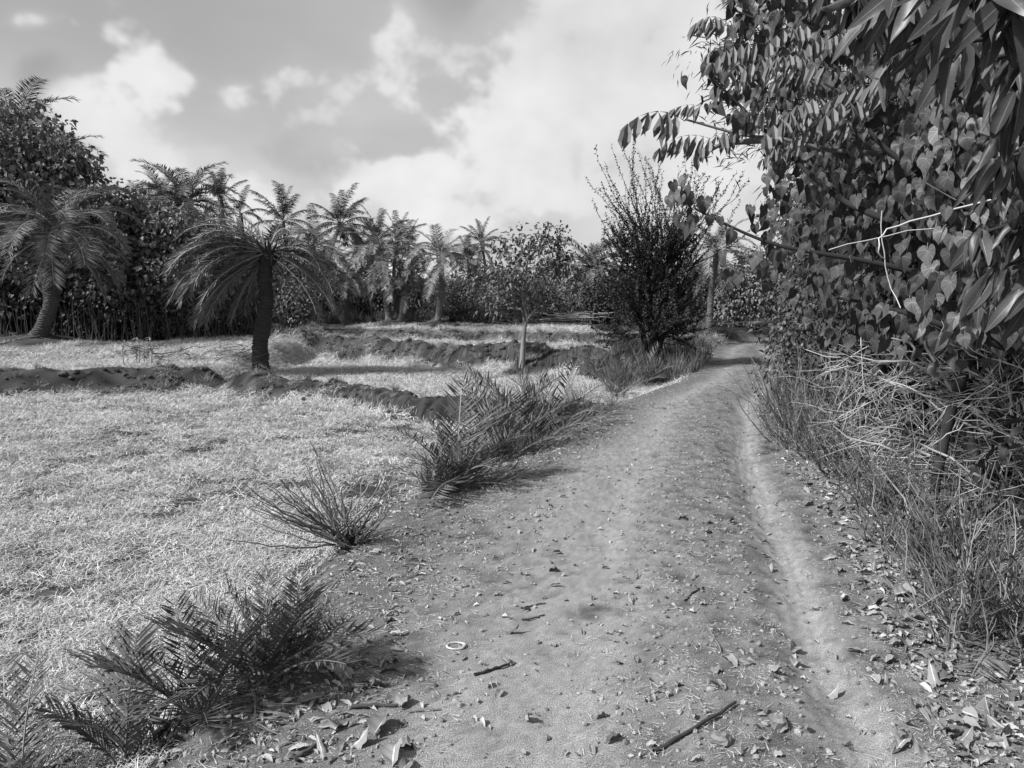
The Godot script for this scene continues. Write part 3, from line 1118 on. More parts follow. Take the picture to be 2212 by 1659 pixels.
	var C := [
		[712, 43, 736, 486, -0.5, "tallest coconut palm with full star of fronds", 0.75, [3, 4, 4, 5, 4, 1]],
		[610, 56, 612, 478, 0.3, "coconut palm crown just right of the big date palm's head", 0.95, [3, 4, 3, 3, 2, 0]],
		[770, 66, 776, 545, 0.3, "coconut palm crown right below the tallest coconut palm", 1.0, [3, 4, 3, 2, 1, 0]],
		[676, 46, 678, 535, 0.2, "dark coconut palm with hanging fronds left of the tallest one", 0.85, [1, 2, 3, 4, 6, 6]],
		[820, 58, 818, 520, 0.3, "coconut palm crown behind the bowed date palm", 0.9, [3, 4, 3, 3, 2, 2]],
		[858, 60, 860, 524, -0.3, "coconut palm crown right behind the bowed date palm", 0.85, [3, 4, 3, 3, 2, 1]],
		[884, 56, 882, 540, 0.3, "coconut palm crown leaning over the shorter mound palm", 0.75, [3, 3, 3, 3, 2, 1]],
		[1008, 62, 1010, 562, 0.2, "lower of the two distant coconut palms right of the crooked palm", 0.8, [3, 4, 4, 3, 2, 1]],
		[1038, 66, 1040, 528, 0.4, "higher of the two distant coconut palms right of the crooked palm", 0.75, [3, 3, 4, 3, 3, 2]],
		[478, 44, 478, 432, 0.2, "narrow upright palm crown right of the starry palm", 0.6, [6, 3, 1, 1, 1, 0]],
		[520, 46, 520, 462, 0.2, "low palm crown peeping over the big palm's left fan", 0.6, [1, 2, 3, 3, 1, 0]]]
	for k in C.size():
		var a: Array = C[k]
		var dd: float = a[1]
		coconut(gp(a[0], dd), vp(a[2], a[3], dd), Vector3(a[4], 0, 0), a[5], a[6], a[7], 620 + k * 3)

func make_middle() -> void:
	# pale forked sapling on the second bund
	var d := 19.9
	var at := gp(1128, d)
	var o := base("sapling", at, "pale forked sapling with sparse leafy crown on the second bund", "tree", "")
	rng.seed = 700
	var s := Smooth.new()
	var V := func(x, y, z): return vp(x, y, d + z) - at
	var trunk := PackedVector3Array([Vector3(0, -0.05, 0), V.call(1131, 730, 0), V.call(1134, 705, 0), V.call(1140, 690, 0)])
	s.tube(trunk, PackedFloat32Array([0.085, 0.06, 0.05, 0.045]), 9, 0.42)
	var forks := [[1140, 690, 1127, 640, 1133, 600], [1133, 700, 1128, 670, 1130, 640], [1140, 690, 1150, 678, 1158, 668], [1130, 640, 1150, 600, 1175, 560], [1130, 640, 1110, 605, 1075, 590], [1133, 600, 1140, 560, 1150, 515], [1133, 600, 1120, 560, 1100, 530], [1150, 600, 1190, 575, 1230, 555], [1128, 668, 1095, 665, 1065, 668], [1130, 640, 1100, 625, 1050, 640], [1140, 560, 1165, 535, 1195, 520], [1175, 560, 1200, 570, 1220, 600]]
	var ends := []
	for f in forks:
		var z := R(-0.5, 0.5)
		var p := PackedVector3Array([V.call(f[0], f[1], 0), V.call(f[2], f[3], z * 0.5), V.call(f[4], f[5], z)])
		s.tube(p, PackedFloat32Array([0.035, 0.024, 0.01]), 6, 0.3)
		ends.append(p[2]); ends.append(p[1].lerp(p[2], 0.6))
	part("trunk", s.mesh(), M.bark, o)
	var l := Soup.new()
	var kit := kit_of(16, 0.24, 0.13, 0.075, 0.6, 0.06, 0.17, 710)
	for e in ends:
		if e == ends[4] or e == ends[5]:
			continue
		for k in 6:
			var sc := R(0.7, 1.2)
			l.add(kit[rng.randi() % 5], Transform3D(Basis(Vector3.UP, R(0, TAU)).scaled(Vector3(sc, sc, sc)), e + Vector3(R(-0.38, 0.38), R(-0.2, 0.3), R(-0.3, 0.3))))
	part("crown", l.mesh(), M.leaf, o)
	# leaning bare sapling left of the terraces
	var a2 := gp(600, 30)
	o = base("sapling", a2, "thin bare sapling leaning right behind the big palm", "tree", "")
	s = Smooth.new()
	var e0 := vp(648, 640, 30) - a2
	s.tube(line(Vector3(0, -0.05, 0), e0, 6, Vector3(-0.25, 0.1, 0), 0.02), taper(6, 0.05, 0.02), 6, 0.3)
	s.tube(line(e0, e0 + Vector3(0.5, 0.35, 0), 3, Vector3(0, 0.1, 0), 0.01), taper(3, 0.02, 0.008), 5, 0.3)
	part("trunk", s.mesh(), M.bark, o)
	l = Soup.new()
	for k in 9:
		l.add(kit[rng.randi() % 5], Transform3D(Basis(Vector3.UP, R(0, TAU)), e0 + Vector3(R(-0.1, 0.8), R(0.0, 0.5), R(-0.2, 0.2))))
	part("crown", l.mesh(), M.leaf, o)
	# black shrub of long upright wands beside the path
	rng.seed = 720
	d = 19.0
	at = gp(1412, d)
	o = base("wand_shrub", at, "tall dark shrub of upright wand branches with tiny leaves beside path", "shrub", "")
	s = Smooth.new()
	l = Soup.new()
	var trunks := [[1385, 700, 1350, 610], [1420, 690, 1440, 580], [1405, 690, 1400, 560], [1440, 700, 1480, 600]]
	for t in trunks:
		var p := PackedVector3Array([Vector3(R(-0.15, 0.15), -0.05, 0), vp(t[0], t[1], d) - at, vp(t[2], t[3], d) - at])
		s.tube(p, PackedFloat32Array([0.1, 0.07, 0.035]), 7, 0.05)
	for k in 470:
		var side := R(-1, 1)
		var root := vp(1405 + side * 55 + R(-20, 20), R(530, 735), d + R(-0.8, 0.8)) - at
		var reach := R(0.45, 1.05)
		if k % 6 == 0:
			reach = R(1.5, 2.5)
			root = vp(1435 + side * 50, R(500, 600), d + R(-0.6, 0.6)) - at
		var dir := Vector3(side * R(0.1, 0.9) + R(-0.45, 0.45), R(0.5, 1.0), R(-0.55, 0.55)).normalized()
		if root.y < 1.35 and rng.randf() < 0.75:
			dir = Vector3(side * R(0.5, 1.2), R(-0.3, 0.5), R(-0.6, 0.6)).normalized()
			reach = R(0.5, 1.2)
		var q := line(root, root + dir * reach, 6, Vector3(side * 0.1 + R(-0.1, 0.1), -0.06, R(-0.1, 0.1)), 0.03)
		s.tube(q, taper(6, 0.012, 0.003), 4, 0.05)
		for m in 80:
			var tt := R(0.12, 1.0) * 6.0
			var w := mini(int(tt), 5)
			var at2 := q[w].lerp(q[w + 1], tt - w) + RV(0.03)
			l.leaf(at2, (dir * 0.6 + RV(0.9)).normalized(), (Vector3.UP + RV(0.7)).normalized(), R(0.045, 0.075), R(0.026, 0.042), R(0.02, 0.065))
	part("trunk", s.mesh(), M.bark, o)
	part("crown", l.mesh(), M.leaf, o)
	# weeds at the left: tall stems with drooping leaf whorls
	for k in 5:
		var W: Array = [[268, 735, 792], [295, 728, 790], [290, 745, 790], [312, 750, 786], [322, 727, 788]][k]
		rng.seed = 740 + k
		var g := hit(W[0] + 4, W[2])
		var top := vp(W[0], W[1], -g.z)
		var labels := ["leftmost pale weed of the clump before the left thicket", "tallest pale weed in the clump's middle left", "bushy short pale weed in the clump's middle", "low pale weed right of the clump's middle", "rightmost tall pale weed of the clump"]
		var wo := base("weed", g, labels[k], "plant", "pale weeds before the left thicket")
		s = Smooth.new()
		s.tube(line(Vector3(0, -0.03, 0), top - g, 5, RV(0.06), 0.01), taper(5, 0.014, 0.008), 5, 0.24)
		part("stem", s.mesh(), M.twig, wo)
		l = Soup.new()
		for q in 34:
			var f := R(0.45, 1.0)
			var a := R(0, TAU)
			l.leaf((top - g) * f, Vector3(cos(a), R(-0.9, 0.1), sin(a)).normalized(), Vector3.UP, R(0.1, 0.17), 0.035, R(0.14, 0.32))
		part("leaves", l.mesh(), M.leaf, wo)
	# pile of cut brush at the end of the left bund
	rng.seed = 760
	at = gp(420, 19.8)
	o = base("brush_pile", at, "heap of cut dry branches lying between thicket and big palm", "brush pile", "")
	for k in 46:
		var p := Vector3(R(-1.6, 1.5), R(0.02, 0.3), R(-0.7, 0.6))
		var q := p + Vector3(R(-1.0, 1.0), R(-0.1, 0.25), R(-0.4, 0.4))
		part("branch", stick_mesh(p, q, R(0.008, 0.02), 0.004, RV(0.1), 0.02, R(0.06, 0.25), 5, 5), M.twig, o)
	# far fence of stacked sticks behind the sapling
	at = gp(1215, 33)
	o = base("brush_pile", at, "long low stack of pale sticks right of the pale sapling", "brush pile", "")
	for k in 46:
		var p := Vector3(R(-2.0, 1.6), R(0.05, 0.6), R(-0.3, 0.3))
		part("branch", stick_mesh(p, p + Vector3(R(0.6, 1.6) * signf(R(-1, 1)), R(-0.15, 0.2), R(-0.2, 0.2)), R(0.01, 0.022), 0.005, RV(0.08), 0.02, R(0.12, 0.4), 5, 4), M.twig, o)
	at = gp(1560, 29)
	o = base("brush_pile", at, "low tangle of pale sticks around the slim palm's foot", "brush pile", "")
	for k in 46:
		var p := Vector3(R(-2.2, 2.2), R(0.02, 0.45), R(-0.3, 0.5))
		part("branch", stick_mesh(p, p + Vector3(R(0.6, 1.5) * signf(R(-1, 1)), R(-0.15, 0.25), R(-0.3, 0.3)), R(0.008, 0.018), 0.005, RV(0.1), 0.02, R(0.12, 0.4), 5, 4), M.twig, o)

# ------------------------------------------------------------------ right-hand hedge
func make_hedge() -> void:
	var mid := kit_of(30, 0.36, 0.11, 0.06, 0.4, 0.05, 0.18, 800)
	var dark := kit_of(36, 0.4, 0.1, 0.05, 0.4, 0.03, 0.09, 810)
	var bam := kit_of(40, 0.5, 0.16, 0.018, 0.7, 0.03, 0.08, 820)
	# leafy shrubs along the right of the path: depth, offset beyond the edge, height, radius, kit
	var L := [
		[22.5, 1.5, 3.2, 1.3, mid, "leafy shrub at the path's far bend, right side"],
		[19.0, 1.2, 3.6, 1.3, dark, "dark leafy shrub second from the path's bend"],
		[15.5, 1.2, 4.2, 1.4, mid, "tall leafy shrub third from the path's bend"],
		[12.6, 1.05, 3.6, 1.2, mid, "leafy shrub with light leaves halfway along the hedge"],
		[10.3, 1.15, 3.4, 1.25, dark, "dark shrub behind the dry twiggy scrub"],
		[8.4, 1.5, 3.2, 1.2, dark, "dark shrub behind the hanging heart-shaped leaves"]]
	for k in L.size():
		var a: Array = L[k]
		var d: float = a[0]
		var x: float = look(t_path, d, -8, 0.1) + look(t_right, d, -8, 0.1) + a[1]
		ground(x, d)
		var h: float = a[2]
		var r: float = a[3]
		var balls := [[Vector3(0, h * 0.68, 0), Vector3(r, h * 0.32, r)], [Vector3(-0.1, h * 0.36, 0.1), Vector3(r * 1.05, h * 0.3, r)], [Vector3(-0.2, h * 0.16, 0.2), Vector3(r * 0.85, h * 0.16, r * 0.9)]]
		tree("leafy_shrub", Vector3(x, g_y, -d), a[5], "shrub", "leafy shrubs in the hedge right of the path", balls, 7, 360, a[4], 0.12, 0.04, Vector2(0.75, 1.15), 830 + k, Vector3.ZERO, 0.35, 0.7)
	# bamboo behind: arching culms, thin leaves
	var B := [
		[11.5, 5.4, 6.6, Vector3(-1.5, 0, 0.6), "bamboo clump arching over the path high up"],
		[15.0, 7.4, 6.2, Vector3(-1.2, 0, 0.3), "bamboo clump behind the tall leafy shrubs"],
		[8.0, 4.9, 6.0, Vector3(-0.8, 0, 0.4), "bamboo clump behind the heart-leaved tree"]]
	for k in B.size():
		rng.seed = 850 + k
		var a: Array = B[k]
		ground(a[1], a[0])
		var at := Vector3(a[1], g_y, -a[0])
		var o := base("bamboo_clump", at, a[4], "bamboo", "bamboo behind the hedge")
		var l := Soup.new()
		for c in 12:
			var p := Vector3(R(-0.5, 0.5), -0.05, R(-0.5, 0.5))
			var h: float = a[2] * R(0.75, 1.1)
			var off: Vector3 = a[3] * R(0.3, 1.2) + Vector3(R(-0.8, 0.8), 0, R(-0.8, 0.8))
			var pts := PackedVector3Array()
			for q in 11:
				var t := q / 10.0
				pts.push_back(p + Vector3(0, h * (t - 0.18 * t * t * t), 0) + off * t * t * 1.3)
			var s := Smooth.new()
			s.tube(pts, taper(10, 0.03, 0.006), 6, 0.14)
			part("culm", s.mesh(), M.bark, o)
			for q in 20:
				var t := R(2.5, 9.99)
				var w := int(t)
				var at2 := pts[w].lerp(pts[w + 1], t - w) + RV(0.35)
				var sc := R(0.7, 1.2)
				l.add(bam[rng.randi() % 5], Transform3D(Basis(Vector3.UP, R(0, TAU)).scaled(Vector3(sc, sc, sc)), at2))
		if k == 2:
			var tips := Smooth.new()
			for sp in [[1535, 60], [1560, 30], [1530, 110], [1555, 130], [1520, 95], [1545, 190], [1570, 215], [1535, 250], [1560, 290], [1545, 320], [1590, 330], [1610, 300], [1575, 360], [1600, 180], [1590, 90], [1615, 250]]:
				var e := vp(sp[0], sp[1], 6.6 + R(-0.3, 0.3)) - at
				var root := e + Vector3(R(0.7, 1.2), R(-0.5, 0.2), R(-0.3, 0.3))
				var tw := line(root, e, 5, Vector3(0, 0.12, 0), 0.02)
				tips.tube(tw, taper(5, 0.008, 0.002), 4, 0.1)
				for q in 40:
					var c0 := tw[1 + rng.randi() % 5] + RV(0.1)
					var ang := R(0, TAU)
					l.leaf(c0, Vector3(cos(ang), R(-0.9, 0.3), sin(ang)).normalized(), Vector3.UP, R(0.08, 0.15), 0.014, R(0.03, 0.08))
			part("branches", tips.mesh(), M.bark, o)
		part("crown", l.mesh(), M.leaf, o)
	# dense backing behind the heart-leaved tree so that the hedge closes
	rng.seed = 870
	var xf := []
	var col := PackedFloat32Array()
	for k in 1500:
		var d := R(4.4, 9.5)
		var lo := look(t_path, d, -8, 0.1) + look(t_right, d, -8, 0.1) + 0.75
		var x := lo + pow(rng.randf(), 1.4) * 3.2
		ground(x, d)
		var y := g_y + R(0.25, 4.3)
		if y > 2.0:
			x -= R(0.0, 0.6)
		var sc := R(0.7, 1.25)
		xf.append(Transform3D(Basis(Vector3.UP, R(0, TAU)).scaled(Vector3(sc, sc, sc)), Vector3(x, y, -d)))
		col.push_back(R(0.5, 1.0))
	var q0: Soup = dark[2]
	var w := many("undergrowth", q0.mesh(), M.leaf, xf, col, self)
	tag(w, "dark small-leaved tangle filling the hedge behind the heart-shaped leaves", "undergrowth")

func bound(y: float) -> float:                     # left outline of the overhanging leaves in the survey
	var T := [[-60, 1570], [60, 1565], [130, 1545], [210, 1560], [260, 1610], [350, 1650], [430, 1640], [480, 1620], [560, 1655], [640, 1690], [730, 1760]]
	for k in T.size() - 1:
		if y <= T[k + 1][0]:
			return lerpf(T[k][1], T[k + 1][1], clampf((y - T[k][0]) / float(T[k + 1][0] - T[k][0]), 0, 1))
	return 1760.0

func make_overhang() -> void:
	rng.seed = 900
	var H := []
	for k in 6:
		H.append(heart_mesh([0.15, 0.3, 0.05, 0.45, 0.22, 0.7][k], [0.1, 0.25, 0.35, 0.15, 0.4, 0.3][k], 901 + k))
	# heart-leaved tree: roots in the hedge, limbs reaching over the path
	ground(3.35, 5.2)
	var at := Vector3(3.35, g_y, -5.2)
	var o := base("heart_leaved_tree", at, "tree with large heart-shaped hanging leaves reaching over the path", "tree", "")
	rng.seed = 910
	var trunk := Smooth.new()
	for k in 5:
		trunk.tube(line(Vector3(R(-0.3, 0.3), -0.05, R(-0.3, 0.3)), Vector3(R(-0.9, 0.5), R(2.6, 4.0), R(-0.8, 0.8)), 8, RV(0.25), 0.02), taper(8, R(0.035, 0.05), 0.018), 8, 0.12)
	part("trunk", trunk.mesh(), M.bark, o)
	# visible dark limbs: survey points and depths
	var limbs := [
		[[2230, 700, 4.2], [2010, 600, 4.2], [1850, 560, 4.3], [1700, 535, 4.4], [1600, 500, 4.5], [1500, 450, 4.5]],
		[[2230, 470, 4.0], [2080, 420, 4.0], [1980, 370, 4.1], [1890, 300, 4.2], [1850, 230, 4.3], [1780, 180, 4.4]],
		[[2200, 505, 4.1], [2040, 505, 4.1], [1900, 470, 4.2], [1800, 420, 4.4], [1700, 330, 4.6], [1600, 230, 4.7], [1540, 170, 4.7]],
		[[1920, 450, 4.2], [1915, 400, 4.2], [1850, 350, 4.3], [1790, 310, 4.5]],
		[[2150, 300, 4.3], [1980, 200, 4.6], [1830, 120, 4.8], [1680, 60, 5.0], [1580, 20, 5.1]],
		[[2200, 760, 4.0], [2030, 700, 4.1], [1900, 660, 4.3], [1780, 640, 4.6]]]
	var spots := []
	for lm in limbs:
		var pts := PackedVector3Array()
		for q in lm:
			pts.push_back(vp(q[0], q[1], q[2]) - at)
		var s := Smooth.new()
		var c := Curve3D.new()
		for p in pts:
			c.add_point(p)
		for q in range(1, pts.size() - 1):
			var h := (pts[q + 1] - pts[q - 1]) * 0.18
			c.set_point_in(q, -h)
			c.set_point_out(q, h)
		var pp := PackedVector3Array()
		for q in 19:
			pp.push_back(c.sample_baked(c.get_baked_length() * q / 18.0))
		s.tube(pp, taper(18, 0.024, 0.006), 7, 0.055)
		part("branch", s.mesh(), M.bark, o)
		for q in 26:
			spots.append(c.sample_baked(c.get_baked_length() * pow(rng.randf(), 0.8)) + Vector3(R(-0.14, 0.14), R(-0.26, 0.03), R(-0.14, 0.14)))
	# the clusters that hang free against the sky
	for f in [[1462, 395, 4.5, 5], [1475, 440, 4.5, 7], [1490, 480, 4.5, 5], [1545, 455, 4.5, 3], [1560, 135, 4.7, 9], [1540, 175, 4.7, 8], [1580, 230, 4.6, 6], [1510, 205, 4.8, 3], [1620, 60, 5, 9], [1590, 10, 5, 8], [1700, 30, 5, 9], [1655, 120, 4.9, 6], [1640, 480, 4.6, 8], [1665, 560, 4.8, 7], [1640, 0, 5.2, 14], [1700, -20, 5.2, 14], [1760, 10, 5.2, 14], [1680, 90, 5.3, 12], [1740, 90, 5.4, 12], [1800, 60, 5.2, 12], [1600, 90, 5.2, 10], [1640, 200, 5.2, 10], [1700, 200, 5.4, 12]]:
		for q in f[3]:
			spots.append(vp(f[0] + R(-26, 26), f[1] + R(-34, 34), f[2] + R(-0.15, 0.15)) - at)
	while spots.size() < 1950:
		var y := R(-60, 735)
		if y > 520 and rng.randf() < 0.45:
			continue
		if y < 300 and rng.randf() < 0.45:
			continue
		var x := bound(y) + 10 + pow(rng.randf(), 0.9) * (2230 - bound(y))
		var dd := 1.95 * 1661.0 / (x - 1106.0) + 0.15
		dd = clampf(dd, 3.6, 5.6) + pow(rng.randf(), 1.6) * 1.6
		spots.append(vp(x, y, dd) - at)
	spots.sort_custom(func(a, b): return a.z > b.z)
	var rest := Smooth.new()
	var shade := PackedFloat32Array()
	for k in spots.size():
		var p: Vector3 = spots[k]
		var dir := Vector3(R(-0.45, 0.25), -1.0, R(-0.3, 0.45)).normalized()
		var face := Vector3(R(-1.3, 0.7), R(-0.1, 0.9), R(0.1, 1.2))
		var sc := R(0.05, 0.098)
		var xf := Transform3D(basis_to(dir, face).scaled_local(Vector3(sc, sc, sc)), p)
		var mesh: ArrayMesh = H[rng.randi() % H.size()]
		if k < 300:
			part("leaf", mesh, M["heart%d" % (rng.randi() % 3)], o, xf)
		else:
			var a := mesh.surface_get_arrays(0)
			var first := rest.v.size()
			rest.v.append_array(xf * (a[Mesh.ARRAY_VERTEX] as PackedVector3Array))
			var nb := Transform3D(xf.basis.orthonormalized(), Vector3.ZERO)
			rest.n.append_array(nb * (a[Mesh.ARRAY_NORMAL] as PackedVector3Array))
			rest.uv.append_array(a[Mesh.ARRAY_TEX_UV])
			rest.c.append_array(a[Mesh.ARRAY_COLOR])
			for e in (a[Mesh.ARRAY_INDEX] as PackedInt32Array):
				rest.i.push_back(first + e)
	part("foliage", rest.mesh(), M.heart0, o).set_meta("kind", "stuff")

	# tree with wilted feather leaves and pale branches
	rng.seed = 930
	var F := []
	for k in 4:
		F.append(compound_mesh(6 + k % 3, 931 + k))
	ground(3.9, 4.6)
	at = Vector3(3.9, g_y, -4.6)
	o = base("feather_leaved_tree", at, "tree with pale smooth branches and wilted hanging feather leaves", "tree", "")
	var st := Smooth.new()
	st.tube(line(Vector3(0, -0.05, 0), Vector3(-0.1, 3.6, 0.2), 9, Vector3(0.15, 0, 0.1), 0.02), taper(9, 0.07, 0.03), 9, 0.2)
	part("trunk", st.mesh(), M.bark, o)
	var pale := [
		[[2210, 250, 4.2], [2120, 285, 4.2], [2000, 312, 4.2], [1900, 332, 4.3], [1790, 325, 4.4], [1690, 300, 4.5], [1600, 292, 4.6], [1480, 258, 4.6]],
		[[2230, 262, 3.9], [2160, 225, 3.9], [2050, 200, 4.0], [1960, 185, 4.1], [1900, 140, 4.2]],
		[[1960, 185, 4.1], [1880, 210, 4.2], [1800, 215, 4.3]],
		[[1690, 300, 4.5], [1560, 310, 4.6], [1500, 345, 4.6]]]
	for lm in pale:
		var pts := PackedVector3Array()
		for q in lm:
			pts.push_back(vp(q[0], q[1], q[2]) - at)
		var s := Smooth.new()
		s.tube(pts, taper(pts.size() - 1, 0.021, 0.006), 7, 0.24)
		part("branch", s.mesh(), M.bark, o)
	for f in [[1480, 262, 4.6, 200, 0.4], [1535, 300, 4.6, 190, 0.33], [1525, 235, 4.6, 150, 0.25], [1650, 95, 4.5, 190, 0.32], [1700, 120, 4.4, 150, 0.3], [1745, 130, 4.4, 200, 0.32], [1720, 180, 4.4, 30, 0.3], [1800, 150, 4.3, 170, 0.32], [1790, 215, 4.3, 190, 0.34], [1850, 200, 4.2, 20, 0.34], [1880, 225, 4.2, 190, 0.36], [1930, 190, 4.1, 160, 0.3], [1960, 260, 4.1, 40, 0.32], [1640, 150, 4.6, 200, 0.34], [1690, 235, 4.5, 150, 0.32], [1760, 245, 4.4, 200, 0.34], [1660, 290, 4.5, 30, 0.3], [1600, 285, 4.6, 170, 0.3], [1850, 270, 4.3, 190, 0.32], [2060, 205, 4.0, 20, 0.3], [2090, 195, 4.0, 200, 0.26], [2170, 235, 3.9, 10, 0.34], [2190, 230, 3.9, 170, 0.3], [2110, 290, 4.2, 190, 0.32], [2060, 300, 4.2, 10, 0.26], [1990, 310, 4.2, 200, 0.24], [1740, 310, 4.4, 190, 0.26], [1810, 320, 4.4, 10, 0.26], [2010, 160, 4.1, 150, 0.3], [1580, 60, 4.9, 200, 0.34], [1610, 110, 4.9, 190, 0.3], [1830, 70, 4.5, 190, 0.34], [1760, 60, 4.6, 190, 0.34]]:
		var sc: float = f[4] * R(0.9, 1.1)
		part("leaf", F[rng.randi() % 4], M.leaf, o, Transform3D(Basis(Vector3.UP, deg_to_rad(f[3] + R(-25, 25))).rotated(Vector3(0, 0, 1), R(-0.25, 0.25)).scaled(Vector3(sc, sc, sc)), vp(f[0], f[1], f[2]) - at))

	# bare white creepers hanging before the leaves
	rng.seed = 945
	var V := [
		[[[2140, 432], [2060, 452], [1965, 478], [1915, 495], [1898, 515], [1897, 545], [1912, 560]], 3.6, 0.0042, "bare white creeper stem hooked before the heart-shaped leaves"],
		[[[1905, 455], [1905, 520], [1912, 575], [1925, 625], [1945, 665]], 3.7, 0.003, "thin pale creeper hanging straight down beside the hooked one"],
		[[[1790, 540], [1870, 520], [1960, 498], [2050, 490]], 3.8, 0.0026, "thin pale creeper stretched level across the leaves"],
		[[[2000, 395], [2060, 430], [2130, 470], [2190, 500]], 3.7, 0.003, "pale creeper slanting down to the long drooping leaves"],
		[[[1860, 700], [1862, 780], [1868, 850]], 4.6, 0.003, "short pale creeper dangling above the thorn hedge"]]
	for q in V:
		var root: Vector3 = vp(q[0][0][0], q[0][0][1], q[1])
		var w := base("creeper", root, q[3], "creeper", "bare creepers before the leaves")
		var pts := PackedVector3Array()
		for e in q[0]:
			var p := vp(e[0], e[1], q[1] + R(-0.05, 0.05)) - root
			if pts.size():
				pts.push_back(pts[pts.size() - 1].lerp(p, 0.5) + RV(0.006))
			pts.push_back(p)
		var s := Smooth.new()
		s.tube(pts, taper(pts.size() - 1, q[2], q[2] * 0.7), 6, 0.55)
		part("stem", s.mesh(), M.twig, w)

	# mango: long leathery leaves close to the viewer at the upper right
	rng.seed = 950
	var G := []
	for k in 6:
		G.append(long_mesh([0.22, 0.25, 0.2, 0.28, 0.23, 0.26][k], [0.012, 0.006, 0.018, 0.008, 0.014, 0.01][k], [0.1, 0.3, 0.2, 0.4, 0.05, 0.25][k], [0.5, 0.3, 0.8, 0.4, 1.0, 0.3][k], 951 + k))
	ground(3.1, 2.7)
	at = Vector3(3.1, g_y, -2.7)
	o = base("long_leaved_tree", at, "tree with long glossy drooping leaves at the upper right", "tree", "")
	st = Smooth.new()
	st.tube(line(Vector3(0, -0.05, 0), Vector3(-0.2, 3.7, 0.3), 9, Vector3(0.1, 0, 0.1), 0.02), taper(9, 0.09, 0.04), 10, 0.07)
	part("trunk", st.mesh(), M.bark, o)
	var shoots := [[2140, -70, 1.75, 13, 0.25], [2040, -60, 1.9, 12, 0.24], [2215, -40, 1.7, 10, 0.26], [1965, -30, 2.3, 11, 0.24], [1900, 10, 2.7, 12, 0.24], [1850, -10, 3.0, 10, 0.23], [1780, -20, 3.4, 10, 0.22], [2000, 70, 2.4, 12, 0.23], [2080, 90, 2.2, 10, 0.23], [2160, 130, 2.3, 9, 0.23], [1930, 110, 2.9, 9, 0.22], [2200, 330, 2.5, 10, 0.22], [2150, 345, 2.7, 9, 0.2], [2215, 470, 2.5, 9, 0.23], [2130, 495, 2.7, 10, 0.21], [2170, 570, 2.6, 12, 0.24], [2120, 600, 2.8, 9, 0.21], [2225, 620, 2.4, 8, 0.22], [2210, 210, 2.2, 9, 0.24], [2230, 90, 2.0, 8, 0.24]]
	for f in shoots:
		var tip := vp(f[0], f[1], f[2]) - at
		var from := Vector3(-0.15, clampf(tip.y * 0.8 + 0.3, 1.2, 3.6), 0.15)
		part("branch", stick_mesh(from, tip, 0.02, 0.007, Vector3(0, 0.12, 0.05), 0.01, 0.07, 6, 6), M.bark, o)
		for q in f[3]:
			var a: float = q * 2.4 + R(-0.4, 0.4)
			var dir := Vector3(cos(a) * R(0.25, 0.9) - 0.25, R(-1.5, -0.45), sin(a) * R(0.25, 0.8) + 0.1).normalized()
			var face := Vector3(R(-1.0, 0.5), R(0.1, 0.9), R(-0.4, 1.1))
			var sc: float = f[4] * R(0.6, 0.98)
			part("leaf", G[rng.randi() % 6], M["long%d" % [0, 0, 1, 1, 2][rng.randi() % 5]], o, Transform3D(basis_to(dir, face).scaled_local(Vector3(sc, sc, sc)), tip + RV(0.025)))

# ------------------------------------------------------------------ plants near the track
func pieced_frond(parent: Node3D, at: Vector3, length: float, elev: float, arch: float, yaw: float, pairs: int) -> void:
	# a frond whose leaflets are pieces of their own
	var pts := PackedVector3Array()
	var a := elev
	var p := Vector3.ZERO
	for k in 13:
		pts.push_back(p)
		a -= arch / 12.0
		p += Vector3(0, sin(a), cos(a)) * length / 12.0
	var s := Smooth.new()
	s.tube(pts, taper(12, 0.0055, 0.0015), 6, 0.14)
	var f := part("frond", s.mesh(), M.frond, parent, Transform3D(Basis(Vector3.UP, yaw), at))
	if not kinds.has("leaflet"):
		var b := Soup.new()
		var w := 0.052
		for e in [-1.0, 1.0]:
			for q in 4:
				var t0 := q / 4.0
				var t1 := (q + 1) / 4.0
				var w0: float = w * [0.35, 0.85, 1.0, 0.7, 0.0][q] * e
				var w1: float = w * [0.35, 0.85, 1.0, 0.7, 0.0][q + 1] * e
				var g := 0.13 if e > 0 else 0.1
				b.tri(Vector3(0, -t0, 0), Vector3(w0, -t0, absf(w0) * 0.6), Vector3(w1, -t1, absf(w1) * 0.6 - 0.05 * t1), g)
				b.tri(Vector3(0, -t0, 0), Vector3(w1, -t1, absf(w1) * 0.6 - 0.05 * t1), Vector3(0, -t1, -0.05 * t1), g)
		kinds["leaflet"] = b.mesh()
	for k in pairs:
		var t := (0.14 + 0.86 * k / pairs) * 11.9
		var q := int(t)
		var o := pts[q].lerp(pts[q + 1], t - q)
		var tan := (pts[q + 1] - pts[q]).normalized()
		for e in [-1.0, 1.0]:
			var dir: Vector3 = (Vector3.RIGHT * e * R(0.75, 0.95) + tan * R(0.6, 0.95) + tan.cross(Vector3.RIGHT) * R(0.05, 0.3)).normalized()
			var l := length * 0.36 * (0.55 + 0.6 * sin(PI * clampf(k / float(pairs) * 0.85 + 0.12, 0, 1))) * R(0.85, 1.1)
			part("leaflet", kinds["leaflet"], M.frond, f, Transform3D(basis_to(dir, tan.cross(Vector3.RIGHT)).scaled_local(Vector3(l, l, l)), o))

